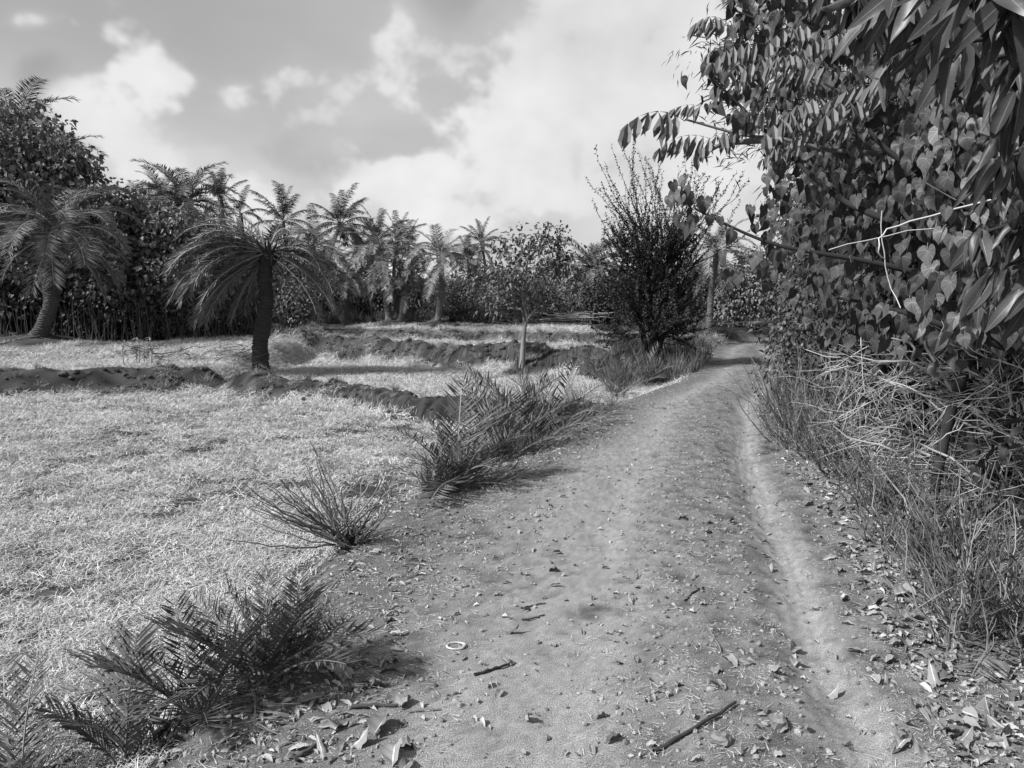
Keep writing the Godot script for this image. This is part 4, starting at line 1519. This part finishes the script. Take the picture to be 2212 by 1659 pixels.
func make_near_plants() -> void:
	# coppiced dry shrub on the edge of the field
	rng.seed = 1000
	var b := hit(752, 1185)
	var o := base("coppiced_shrub", b, "leafless many-stemmed cut shrub on the edge of the bank", "shrub", "")
	var d := -b.z
	part("stump", stick_mesh(Vector3(0, -0.06, 0), Vector3(0.02, 0.1, 0), 0.07, 0.03, Vector3(0.02, 0, 0), 0.01, 0.06, 9, 4), M.bark, o)
	for k in 78:
		var px := 0.0
		var py := 0.0
		if k < 44:
			var t := rng.randf()
			px = lerpf(505, 700, t) + R(-12, 12)
			py = lerpf(1110, 965, pow(t, 0.6)) + R(-15, 60)
		else:
			px = R(700, 875)
			py = R(1010, 1130)
		var z := R(-0.35, 0.4)
		var e := vp(px, py, d + z) - b
		var f := R(0.7, 1.12)
		var root := Vector3(R(-0.11, 0.11), R(0.0, 0.12), R(-0.09, 0.09))
		var g: float = R(0.05, 0.12) if rng.randf() < 0.6 else R(0.2, 0.34)
		var tip := root.lerp(e, f)
		part("stem", stick_mesh(root, tip, R(0.005, 0.010), 0.0022, Vector3(R(-0.03, 0.03), -0.05 + 0.02 * f, 0), 0.011, g, 5, 10), M.twig, o)
	# young date palms along the bank: survey foot, frond length, fronds, share lying low, label
	var P := [
		[30, 1730, 0.55, 11, "young date palm cut by the lower left corner", 2.75],
		[272, 1650, 0.46, 7, "young date palm with one tall upright frond near lower left", 2.95],
		[430, 1545, 0.5, 12, "spiky young date palm second from the lower left corner", 3.25],
		[560, 1470, 0.52, 15, "bushy young date palm below the leafless cut shrub", 3.6],
		[650, 1440, 0.42, 9, "small young date palm at the right of the bushy one", 3.75],
		[990, 1050, 0.85, 20, "young date palm at the near end of the bank thicket", 0.0],
		[1075, 1010, 1.15, 22, "tall young date palm in the middle of the bank thicket", 0.0],
		[1150, 975, 1.2, 22, "young date palm with long fronds right in the bank thicket", 0.0],
		[1215, 935, 1.1, 18, "young date palm at the far end of the bank thicket", 0.0],
		[1110, 930, 1.3, 14, "young date palm at the back of the bank thicket", 0.0],
		[940, 1065, 0.5, 8, "low young date palm creeping from the thicket to the field", 0.0],
		[1330, 865, 0.8, 10, "young date palm alone before the wand-branched shrub", 0.0],
		[1390, 835, 0.9, 13, "young date palm at the foot of the wand-branched shrub", 0.0],
		[1290, 800, 0.8, 14, "grassy young date palm at the end of second bund", 0.0],
		[2190, 1390, 0.55, 12, "young date palm at the right edge under the twiggy scrub", 0.0]]
	var kit := frond_kit("seedling")
	for k in P.size():
		rng.seed = 1020 + k
		var a: Array = P[k]
		var at := hit(a[0], a[1])
		var w := base("young_date_palm", at, a[4], "palm plant", "young date palms along the bank")
		if k == 1:
			pieced_frond(w, Vector3.ZERO, 0.52, 1.5, 0.25, 2.9, 24)
			pieced_frond(w, Vector3(0.02, 0, 0.02), 0.42, 1.2, 0.5, 1.4, 20)
			pieced_frond(w, Vector3(-0.02, 0, 0.02), 0.4, 1.15, 0.5, -1.2, 20)
		if k == 2 or k == 3:
			pieced_frond(w, Vector3(0.02, 0, 0.03), 0.5, 1.25, 0.5, 1.2, 22)
			pieced_frond(w, Vector3(-0.03, 0, 0.02), 0.52, 1.1, 0.6, -0.7, 22)
		for q in a[3]:
			var yaw: float = q * 2.4 + R(-0.3, 0.3)
			var v: int = [0, 0, 1, 1, 1, 2, 2, 3][rng.randi() % 8] if k < 5 else [0, 1, 1, 2, 2, 3, 3, 4][rng.randi() % 8]
			var sc: float = a[2] * R(0.65, 1.1)
			part("frond", kit[v], M.frond, w, Transform3D(Basis(Vector3.UP, yaw).rotated(Vector3(R(-1, 1), 0, R(-1, 1)).normalized(), R(0, 0.2)).scaled(Vector3(sc, sc, sc)), Vector3(R(-0.05, 0.05), -0.01, R(-0.05, 0.05))))
	# broom-like grass clumps at the left of the far path
	rng.seed = 1050
	var blade := Soup.new()
	for k in 60:
		var p := Vector3(R(-0.16, 0.16), 0, R(-0.16, 0.16))
		var dir := Vector3(R(-0.4, 0.4) + p.x, 1.0, R(-0.4, 0.4) + p.z).normalized()
		var h := R(0.35, 0.9)
		var w := Vector3(R(-1, 1), 0, R(-1, 1)).normalized() * 0.007
		var g := R(0.55, 1.3)
		var mid := p + dir * h * 0.55
		var tip := p + dir * h + Vector3(dir.x, -0.1, dir.z) * 0.22
		blade.tri(p - w, mid - w * 0.8, mid + w * 0.8, g)
		blade.tri(p - w, mid + w * 0.8, p + w, g)
		blade.tri(mid - w * 0.8, tip, mid + w * 0.8, g)
	M.tuft = blade.mesh()
	var xf := []
	var col := PackedFloat32Array()
	for k in 150:
		var px := R(1320, 1540)
		var at := hit(px, R(750, 850) - (px - 1320) * 0.22)
		ground(at.x, -at.z)
		if g_k == 0:
			continue
		var sc := R(0.5, 1.0)
		xf.append(Transform3D(Basis(Vector3.UP, R(0, TAU)).scaled(Vector3(sc, sc, sc)), Vector3(at.x, g_y, at.z)))
		col.push_back(R(0.06, 0.17))
	for k in 90:                                   # and round the edges of the terraces and the far path
		var px := R(1560, 1680)
		var at := hit(px, R(735, 760))
		ground(at.x, -at.z)
		if g_k == 0:
			continue
		var sc := R(0.3, 0.6)
		xf.append(Transform3D(Basis(Vector3.UP, R(0, TAU)).scaled(Vector3(sc, sc, sc)), Vector3(at.x, g_y, at.z)))
		col.push_back(R(0.08, 0.2))
	for k in 12:
		var f := rng.randf()
		var at := hit(lerpf(930, 1260, f) + R(-25, 25), lerpf(1060, 900, f) + R(-20, 30))
		var sc := R(0.3, 0.75)
		xf.append(Transform3D(Basis(Vector3.UP, R(0, TAU)).scaled(Vector3(sc, sc, sc)), at))
		col.push_back(R(0.05, 0.2))
	for k in 260:
		var px := R(560, 1300)
		var dd := R(36.5, 39.5)
		var at := gp(px, dd)
		var sc := R(0.5, 1.1)
		xf.append(Transform3D(Basis(Vector3.UP, R(0, TAU)).scaled(Vector3(sc, sc, sc)), at))
		col.push_back(R(0.05, 0.2))
	tag(many("grass", blade.mesh(), M.straw, xf, col, self), "tall dry grass clumps along the far path and forest edge", "grass")

func make_brush() -> void:
	# leaning pole in front of the thorn hedge
	var foot := gp(2034, 5.3)
	var top := vp(2120, 700, -foot.z + 0.1)
	rng.seed = 1100
	var o := base("fence_post", foot, "dark leaning pole standing in the thorn hedge", "post", "posts in the thorn hedge")
	var s := Smooth.new()
	s.tube(PackedVector3Array([Vector3(0, -0.15, 0), Vector3(0.015, 0.3, 0), (vp(2050, 900, -foot.z) - foot), (vp(2080, 810, -foot.z + 0.05) - foot), top - foot]), PackedFloat32Array([0.032, 0.034, 0.036, 0.036, 0.034]), 12, 0.085)
	part("pole", s.mesh(), M.bark, o)
	var f2 := gp(2190, 5.6)
	o = base("fence_post", f2, "rough pale-barked post at the right edge of the thorn hedge", "post", "posts in the thorn hedge")
	s = Smooth.new()
	s.tube(line(Vector3(0, -0.1, 0), vp(2165, 760, 5.6) - f2, 6, RV(0.02), 0.005), taper(6, 0.05, 0.04), 10, 0.2)
	part("pole", s.mesh(), M.bark, o)
	# the thorn hedge: dead branches thrown along the path, thick pale limbs and a mat of twigs
	var at := gp(2050, 5.4)
	o = base("thorn_hedge", at, "hedge of dead pale thorn branches piled along the path", "hedge", "")
	var limbs := [
		[[2230, 840, 5.2], [2000, 785, 5.6], [1850, 770, 6.0], [1740, 755, 6.4]], [[2230, 900, 5.1], [2090, 800, 5.3], [1960, 780, 5.6], [1780, 805, 6.0]], [[2230, 1010, 4.9], [2100, 880, 5.2], [1930, 830, 5.6], [1830, 800, 5.8]],
		[[2230, 1130, 4.8], [2120, 1030, 5.0], [2010, 970, 5.3], [1930, 960, 5.5]], [[2010, 985, 5.3], [1900, 960, 5.6], [1800, 920, 5.8]], [[2230, 960, 5.0], [2120, 930, 5.2], [1990, 850, 5.6], [1900, 800, 5.9]],
		[[2230, 1060, 5.0], [2150, 960, 5.2], [2080, 900, 5.4], [2020, 860, 5.6]], [[2120, 900, 5.3], [2040, 830, 5.5], [1930, 735, 5.7]], [[2000, 1190, 5.0], [1960, 1100, 5.2], [1900, 1010, 5.4]], [[2180, 1250, 4.6], [2080, 1130, 4.9], [2040, 1090, 5.0]],
		[[1980, 800, 5.7], [1965, 740, 5.7], [1880, 715, 5.8]], [[2060, 850, 5.4], [1990, 700, 5.6], [1960, 660, 5.7]], [[2230, 1180, 4.7], [2140, 1150, 4.9], [2050, 1120, 5.1], [1980, 1150, 5.2]]]
	for lm in limbs:
		s = Smooth.new()
		var pts := PackedVector3Array()
		for q in lm:
			var kn := vp(q[0], q[1], q[2]) - at
			if pts.size():
				pts.push_back(pts[pts.size() - 1].lerp(kn, 0.33) + RV(0.035))
				pts.push_back(pts[pts.size() - 1].lerp(kn, 0.5) + RV(0.035))
			pts.push_back(kn)
		s.tube(pts, taper(pts.size() - 1, R(0.009, 0.015), 0.004), 6, R(0.3, 0.45))
		part("branch", s.mesh(), M.twig, o)
	s = Smooth.new()
	for k in 1500:
		var d := 4.5 + 4.8 * pow(rng.randf(), 1.4)
		var lo := look(t_path, d, -8, 0.1) + look(t_right, d, -8, 0.1) + 0.4
		var x := maxf(lo, 3.05) + pow(rng.randf(), 0.8) * 1.5
		ground(x, d)
		var reach: float = clampf((x - lo) * 0.9 + 0.3, 0.3, 1.25)
		var p := Vector3(x, g_y + R(0.0, 1.0) * reach, -d)
		var dir := Vector3(R(-1.0, 0.8), R(-0.3, 0.95), R(-0.8, 0.8)).normalized()
		var l := R(0.15, 0.6)
		var q := p + dir * l
		var g: float = R(0.2, 0.5) if rng.randf() < 0.5 else R(0.04, 0.13)
		s.tube(line(p - at, q - at, 4, RV(0.05 * l), 0.014), taper(4, R(0.003, 0.0065), 0.0016), 4, g)
		if rng.randf() < 0.6:
			var m := p.lerp(q, R(0.3, 0.8))
			s.tube(line(m - at, m - at + (dir + RV(1.0)).normalized() * l * 0.4, 2, Vector3.ZERO, 0.008), taper(2, 0.0028, 0.0012), 3, g)
	for k in 520:
		var px := R(1770, 2240)
		var py := lerpf(760, 1130, pow(rng.randf(), 0.9)) + (px - 2000) * 0.16 * rng.randf()
		var d := 3.05 * 1661.0 / (px - 1106.0) + R(-0.05, 0.7)
		var p := vp(px, py, d)
		ground(p.x, d)
		if p.y < g_y + 0.05:
			continue
		var a := R(-0.9, 0.9) if rng.randf() < 0.7 else R(1.0, 2.2)
		var dir := Vector3(-cos(a), sin(a), R(-0.5, 0.5)).normalized()
		var l := R(0.15, 0.55)
		var g: float = R(0.22, 0.55)
		var pts := line(p - at, p - at + dir * l, 5, RV(0.06 * l), 0.014)
		s.tube(pts, taper(5, R(0.0028, 0.0065), 0.0015), 4, g)
		for m in 2:
			var w := pts[1 + rng.randi() % 4]
			s.tube(line(w, w + (dir + RV(1.1)).normalized() * l * R(0.2, 0.5), 2, Vector3.ZERO, 0.008), taper(2, 0.0028, 0.0012), 3, g)
	part("twigs", s.mesh(), M.twig, o).set_meta("kind", "stuff")
	# twiggy scrub: stems fanning up to the left from a stool
	var T := [
		[1745, 870, 8.4, 1.1, 70, "dry twiggy shrub at the far end of the thorn hedge"], [1810, 900, 7.6, 0.9, 60, "dry twiggy shrub bristling over the path edge"], [1860, 960, 6.8, 0.65, 50, "dry twiggy shrub in front of the thorn hedge"],
		[1700, 815, 11.0, 1.0, 60, "dry twiggy shrub farthest along the hedge foot"], [2000, 1180, 4.9, 0.5, 55, "low twiggy shrub below the leaning pole"], [2110, 1290, 4.2, 0.55, 60, "low twiggy shrub near the right edge below the hedge"], [2180, 1350, 3.5, 0.6, 60, "low twiggy shrub cut by the right edge"], [1940, 1040, 5.8, 0.6, 50, "small twiggy shrub at the leaf litter's edge"], [2130, 1180, 4.2, 0.7, 60, "twiggy shrub right of the leaning pole"]]
	for k in T.size():
		rng.seed = 1120 + k
		var a: Array = T[k]
		var b := gp(a[0], a[2])
		o = base("twiggy_shrub", b, a[5], "shrub", "twiggy shrubs along the thorn hedge")
		s = Smooth.new()
		for q in a[4]:
			var p: Vector3 = Vector3(R(-0.25, 0.25), -0.03, R(-0.25, 0.25)) * (0.6 + a[3] * 0.5)
			var dir := Vector3(R(-0.85, 0.35), 1.0, R(-0.5, 0.5)).normalized()
			var l: float = a[3] * R(0.5, 1.15)
			var e := p + dir * l
			var g: float = R(0.05, 0.13) if rng.randf() < 0.65 else R(0.18, 0.32)
			var pts := line(p, e, 7, Vector3(R(-0.08, 0.08), -0.03, R(-0.08, 0.08)), 0.02)
			s.tube(pts, taper(7, R(0.004, 0.009), 0.002), 4, g)
			for m in 4:
				var w := pts[2 + m % 3]
				s.tube(line(w, w + (dir + RV(0.75)).normalized() * l * R(0.2, 0.42), 2, Vector3.ZERO, 0.01), taper(2, 0.003, 0.0014), 3, g)
		part("stems", s.mesh(), M.twig, o)
		var lv := Soup.new()
		for q in int(a[4] * 1.5):
			var p: Vector3 = Vector3(R(-0.5, 0.3), R(0.1, 0.8), R(-0.3, 0.3)) * a[3]
			lv.leaf(p, RV(1.0).normalized(), (Vector3.UP + RV(0.5)).normalized(), R(0.04, 0.08), 0.03, R(0.04, 0.12))
		part("leaves", lv.mesh(), M.leaf, o)

# ------------------------------------------------------------------ straw, clods and leaf litter
func make_ground_cover() -> void:
	# dry grass: little mats of bent blades
	rng.seed = 1200
	var mats := []
	for m in 3:
		var s := Soup.new()
		for k in 66:
			var rr := 0.13 * sqrt(rng.randf())
			var ra := R(0, TAU)
			var p := Vector3(cos(ra) * rr, R(0.0, 0.01), sin(ra) * rr)
			var a := R(0, TAU)
			var dir := Vector3(cos(a), R(0.0, 0.5) if rng.randf() < 0.8 else R(0.5, 1.2), sin(a)).normalized()
			var l := R(0.03, 0.12)
			var w := Vector3(-sin(a), R(-0.5, 0.5), cos(a)) * R(0.0009, 0.0024)
			var mid := p + dir * l * 0.55
			var tip := mid + Vector3(dir.x + R(-0.6, 0.6), dir.y - 0.5, dir.z + R(-0.6, 0.6)).normalized() * l * 0.5
			var g := R(0.45, 1.35)
			s.tri(p - w, mid - w, mid + w, g)
			s.tri(p - w, mid + w, p + w, g)
			s.tri(mid - w, tip, mid + w, g)
		mats.append(s.mesh())
	for m in 3:
		var xf := []
		var col := PackedFloat32Array()
		var tries := 0
		while xf.size() < 6000 and tries < 40000:
			tries += 1
			var d := R(2.2, 34.0) if tries % 2 == 0 else sqrt(R(4.8, 1156.0))
			var x := R(-0.78, 0.36) * d
			ground(x, d)
			var fleck := g_a < 0.13 and g_k == 1 and rng.randf() < 0.05
			if g_straw < R(0.26, 0.72) and not fleck:
				continue
			var sc := R(0.7, 1.25) * (0.8 + d * 0.045)
			var slope := g_y
			ground(x + 0.15, d)
			var sx := (g_y - slope) / 0.15
			ground(x, d + 0.15)
			var sd := (g_y - slope) / 0.15
			var up := Vector3(-sx, 1.0, sd).normalized()
			var rx := up.cross(Vector3(0, 0, 1)).normalized()
			var bs := Basis(rx, up, rx.cross(up)).rotated(up, R(0, TAU))
			xf.append(Transform3D(bs.scaled_local(Vector3(sc, sc * R(0.6, 1.2), sc)), Vector3(x, slope, -d)))
			col.push_back(R(0.12, 0.4) if fleck else R(0.3, 0.72))
		tag(many("grass", mats[m], M.straw, xf, col, self), ["short dead grass matting the dry paddy field", "curled pale straw strewn over the paddy field", "thin bleached stubble covering the terraces"][m], "grass")
	# bits of straw on the track
	var bit := Soup.new()
	for k in 7:
		var p := Vector3(R(-0.05, 0.05), R(0.001, 0.008), R(-0.05, 0.05))
		var a := R(0, TAU)
		var e := p + Vector3(cos(a), R(-0.05, 0.12), sin(a)) * R(0.015, 0.06)
		var w := Vector3(-sin(a), 0.3, cos(a)) * 0.0012
		bit.tri(p - w, e, p + w, R(0.7, 1.3))
	var xf := []
	var col := PackedFloat32Array()
	while xf.size() < 7000:
		var d := 2.3 * exp(rng.randf() * 2.1)
		var s := R(-2.3, 2.2)
		var cx := look(t_path, d, -8, 0.1)
		ground(cx + s, d)
		var rut := maxf(exp(-pow((s + 0.72) / 0.5, 2.0)), exp(-pow((s - 0.5) / 0.22, 2.0)))
		if rng.randf() < rut * 0.93:
			continue
		var sc := R(0.6, 1.4) * (0.8 + d * 0.04)
		xf.append(Transform3D(Basis(Vector3.UP, R(0, TAU)).scaled(Vector3(sc, sc, sc)), Vector3(cx + s, g_y + 0.002, -d)))
		col.push_back(R(0.25, 0.6))
	tag(many("litter", bit.mesh(), M.straw, xf, col, self), "chopped straw bits scattered over the dirt path", "straw litter")
	# clods and grit
	var ball := rock_mesh(1.0, 0.8, 0.9, 31)
	xf = []
	col = PackedFloat32Array()
	while xf.size() < 30000:
		var d := 2.3 * exp(rng.randf() * 1.7)
		var s := R(-2.6, 2.3)
		var cx := look(t_path, d, -8, 0.1)
		ground(cx + s, d)
		var rut := maxf(exp(-pow((s + 0.72) / 0.5, 2.0)), exp(-pow((s - 0.5) / 0.2, 2.0)))
		if rng.randf() < rut * 0.9 or nB.get_noise_2d(cx * 40.0 + s * 40.0, d * 40.0) < -0.25:
			continue
		var sc := 0.002 + 0.011 * pow(rng.randf(), 7.0)
		xf.append(Transform3D(Basis.from_euler(RV(3.0)).scaled(Vector3(sc, sc * R(0.6, 1.0), sc * R(0.7, 1.2))), Vector3(cx + s, g_y + sc * 0.3, -d)))
		col.push_back(R(0.35, 1.0))
	tag(many("gravel", ball, M.clod, xf, col, self), "crumbs of dry earth and grit on the track and its verges", "grit")

func make_clods() -> void:
	rng.seed = 1250
	var xf := []
	var col := PackedFloat32Array()
	var tries := 0
	while xf.size() < 1800 and tries < 60000:
		tries += 1
		var x := R(-13.0, 2.8)
		var which := rng.randi() % 5
		var d := look(t_d1 if which < 2 else (t_d2 if which < 4 else t_d3), x, -40, 0.25) + R(-0.9, 0.7)
		ground(x, d)
		if g_a > 0.16 or g_k != 1:
			continue
		var sc := (0.012 + 0.07 * pow(rng.randf(), 4.0)) * (1.0 if which < 2 else 1.3)
		xf.append(Transform3D(Basis.from_euler(RV(3.0)).scaled(Vector3(sc, sc * R(0.5, 0.9), sc * R(0.7, 1.2))), Vector3(x, g_y - sc * 0.25, -d)))
		col.push_back(R(0.16, 0.5))
	tag(many("rubble", rock_mesh(1.0, 0.8, 1.0, 5), M.stone, xf, col, self), "crumbling clods of dark earth along the bunds", "earth clods")
	# dry tufts along the bund tops
	xf = []
	col = PackedFloat32Array()
	tries = 0
	while xf.size() < 420 and tries < 20000:
		tries += 1
		var x := R(-13.0, 2.8)
		var which := rng.randi() % 3
		var d := look([t_d1, t_d2, t_d3][which], x, -40, 0.25) + R(-0.7, 0.9)
		ground(x, d)
		if g_k != 1:
			continue
		var sc := R(0.08, 0.28)
		xf.append(Transform3D(Basis(Vector3.UP, R(0, TAU)).scaled(Vector3(sc * 1.6, sc, sc * 1.6)), Vector3(x, g_y, -d)))
		col.push_back(R(0.1, 0.4))
	tag(many("weeds", M.tuft, M.straw, xf, col, self), "small dry tufts growing on the bunds", "weeds")

func rock_mesh(sx: float, sy: float, sz: float, seed_: int) -> ArrayMesh:     # a broken block: flat facets
	var n := FastNoiseLite.new()
	n.seed = seed_
	n.frequency = 0.8
	var rows := 6
	var sides := 9
	var v := PackedVector3Array()
	for k in rows + 1:
		var t := PI * k / rows
		for e in sides:
			var a := TAU * (e + 0.4 * sin(k * 2.1)) / sides
			var p := Vector3(sin(t) * cos(a), cos(t), sin(t) * sin(a))
			var f := pow(pow(absf(p.x), 5.0) + pow(absf(p.y), 5.0) + pow(absf(p.z), 5.0), -0.2)
			p *= lerpf(1.0, f, 0.9) * (1.0 + 0.45 * n.get_noise_3dv(p * 1.7))
			v.push_back(Vector3(p.x * sx, p.y * sy, p.z * sz))
	var s := Soup.new()
	for k in rows:
		for e in sides:
			var p := k * sides + e
			var q := k * sides + (e + 1) % sides
			var g := 0.32 + 0.08 * sin(k * 3.7 + e * 5.1)
			s.tri(v[p], v[p + sides], v[q + sides], g)
			s.tri(v[p], v[q + sides], v[q], g)
	return s.mesh()

func make_litter() -> void:
	rng.seed = 1300
	var D := []
	for k in 6:
		D.append(long_mesh([0.42, 0.5, 0.3, 0.25, 0.6, 0.7][k], [0.05, 0.09, 0.03, 0.04, 0.1, 0.06][k], [0.35, 0.5, 0.2, 0.3, 0.6, 0.15][k], [0.8, 1.2, 0.9, 1.5, 0.6, 0.9][k], 1301 + k, 8))
	rng.seed = 1310
	# stones
	var S := [[1680, 1572, 0.028, 0.03, 0.03, "pale squarish stone lying between the wheel ruts near the bottom"], [1555, 1605, 0.036, 0.022, 0.03, "flat angular stone beside the stick at the bottom"], [1610, 1435, 0.03, 0.014, 0.02, "small pale stone half buried on the middle of the track"], [2140, 1450, 0.07, 0.035, 0.05, "rough dark stone among dead leaves at the right edge"], [1900, 1445, 0.025, 0.018, 0.022, "grey stone at the left edge of the leaf litter"]]
	for k in S.size():
		var a: Array = S[k]
		var p := hit(a[0], a[1])
		tag(part("stone", rock_mesh(a[2], a[3], a[4], 20 + k), M.stone, self, Transform3D(Basis(Vector3.UP, R(0, TAU)), p + Vector3(0, a[3] * 0.55, 0))), a[5], "stone", "stones on the track")
	# sticks: two survey points, radius, shade, label
	var K := [
		[1412, 1628, 1588, 1522, 0.0085, 0.09, "long dark stick lying across the track near the bottom"], [1025, 1460, 1105, 1436, 0.007, 0.06, "short curved dark stick on the left rut"], [885, 1415, 990, 1468, 0.004, 0.3, "thin straight pale stalk left of the curved stick"],
		[1125, 1315, 1178, 1303, 0.005, 0.1, "short dark twig on the left rut, far one of a pair"], [1128, 1340, 1175, 1330, 0.005, 0.1, "short dark twig on the left rut, near one of a pair"], [1990, 1520, 2060, 1610, 0.008, 0.35, "pale broken branch among leaves at lower right"], [2060, 1612, 2200, 1606, 0.009, 0.3, "thick pale branch lying flat at lower right corner"],
		[820, 1530, 955, 1535, 0.004, 0.25, "thin dry stalk lying on the bank at the bottom left"], [30, 1395, 170, 1330, 0.007, 0.1, "dark branch lying in the field at the left edge"], [1530, 1360, 1560, 1420, 0.0045, 0.35, "bent pale twig on the ridge between ruts"], [1480, 1300, 1520, 1270, 0.006, 0.1, "dark twig lying on the ridge between ruts"], [700, 1290, 770, 1205, 0.006, 0.35, "pale stalk leaning down the bank from the cut shrub"],
		[640, 1640, 700, 1600, 0.008, 0.14, "grey stick at the bottom edge below the young palms"], [760, 1530, 860, 1528, 0.009, 0.12, "banana-like dark pod lying on the bank"]]
	for k in K.size():
		var a: Array = K[k]
		var p := hit(a[0], a[1]) + Vector3(0, a[4], 0)
		var q := hit(a[2], a[3]) + Vector3(0, a[4], 0)
		var m := (p + q) * 0.5
		ground(m.x, -m.z)
		var lift := maxf(0.0, g_y + a[4] - m.y)
		tag(part("stick", stick_mesh(p - m, q - m, a[4], a[4] * 0.7, Vector3(0, lift, 0) + (q - p).cross(Vector3.UP) * R(-0.08, 0.08), 0.003, a[5], 7, 9), M.bark, self, Transform3D(Basis(), m)), a[6], "stick", "sticks lying about")
	# a loop of pale cord
	var c := hit(985, 1400)
	var ring := Smooth.new()
	var pts := PackedVector3Array()
	for k in 44:
		var t := k / 43.0 * TAU * 2.1
		pts.push_back(Vector3(cos(t) * (0.04 + 0.005 * sin(t * 0.7)), 0.006 + k * 0.0001, sin(t) * 0.034))
	ring.tube(pts, taper(43, 0.0028, 0.0028), 6, 0.5)
	tag(part("cord_loop", ring.mesh(), M.twig, self, Transform3D(Basis(), c + Vector3(0, 0.004, 0))), "small pale looped cord lying left of the track", "cord")
	# fallen leaves one can pick out
	var zones := [
		["dry curled leaf lying in the litter along the right verge", 170, 0, "leaves along the right verge"],
		["dry curled leaf lying on the dirt path itself", 80, 1, "leaves on the path"],
		["dry leaf lying below the young palms at lower left", 45, 2, "leaves below the young palms"],
		["lone dry leaf lying out on the straw field", 45, 3, "leaves out on the field"]]
	for z in zones:
		for k in z[1]:
			var px := 0.0
			var py := 0.0
			match z[2]:
				0:
					py = R(1000, 1650)
					var edge := lerpf(1690, 1960, (py - 1000) / 650.0)
					px = edge + pow(rng.randf(), 1.1) * lerpf(230, 300, (py - 1000) / 650.0)
				1:
					py = R(1060, 1640)
					px = R(lerpf(1130, 950, (py - 1060) / 580.0), lerpf(1680, 1850, (py - 1060) / 580.0))
				2:
					py = R(1340, 1650)
					px = R(480, 900)
				3:
					py = R(1060, 1600)
					px = R(0, lerpf(850, 350, (py - 1060) / 540.0))
			var p := hit(px, py)
			var sc: float = R(0.045, 0.095) * [1.25, 1.0, 1.5, 1.1][z[2]]
			var a := R(0, TAU)
			var dir := Vector3(cos(a), R(-0.15, 0.2), sin(a))
			var g: int = [0, 1, 1, 2, 2][rng.randi() % 5]
			var up := Vector3(R(-0.5, 0.5), 1.0 if rng.randf() < 0.75 else -1.0, R(-0.5, 0.5))
			var o := part("fallen_leaf", D[rng.randi() % 6], M["dry%d" % g], self, Transform3D(basis_to(dir, up).scaled_local(Vector3(sc, sc, sc)), p + Vector3(0, 0.012, 0)))
			tag(o, z[0], "leaf", z[3])
	# and the mass of small ones
	for m in 3:
		var xf := []
		var col := PackedFloat32Array()
		for k in [4600, 900, 1500][m]:
			var d := 2.4 * exp(rng.randf() * [1.5, 1.9, 1.5][m])
			var cx := look(t_path, d, -8, 0.1)
			var x := 0.0
			match m:
				0: x = cx + look(t_right, d, -8, 0.1) + R(-0.45, 1.6)
				1: x = cx + R(-2.2, 1.4)
				2: x = cx - look(t_left, d, -8, 0.1) + R(-1.2, 0.5)
			ground(x, d)
			var sc := R(0.025, 0.08)
			var a := R(0, TAU)
			xf.append(Transform3D(basis_to(Vector3(cos(a), R(-0.2, 0.3), sin(a)), Vector3(R(-0.6, 0.6), 1.0, R(-0.6, 0.6))).scaled_local(Vector3(sc, sc, sc)), Vector3(x, g_y + 0.008, -d)))
			col.push_back(R(0.06, 0.42) if m == 0 else R(0.14, 0.42))
			if m == 1:
				xf[xf.size() - 1] = xf[xf.size() - 1].scaled_local(Vector3(0.6, 0.6, 0.6))
		tag(many("litter", D[m], M.straw, xf, col, self), ["small broken leaves littering the right verge", "bits of leaf scattered thinly over the track", "small dead leaves caught along the left bank"][m], "leaf litter")
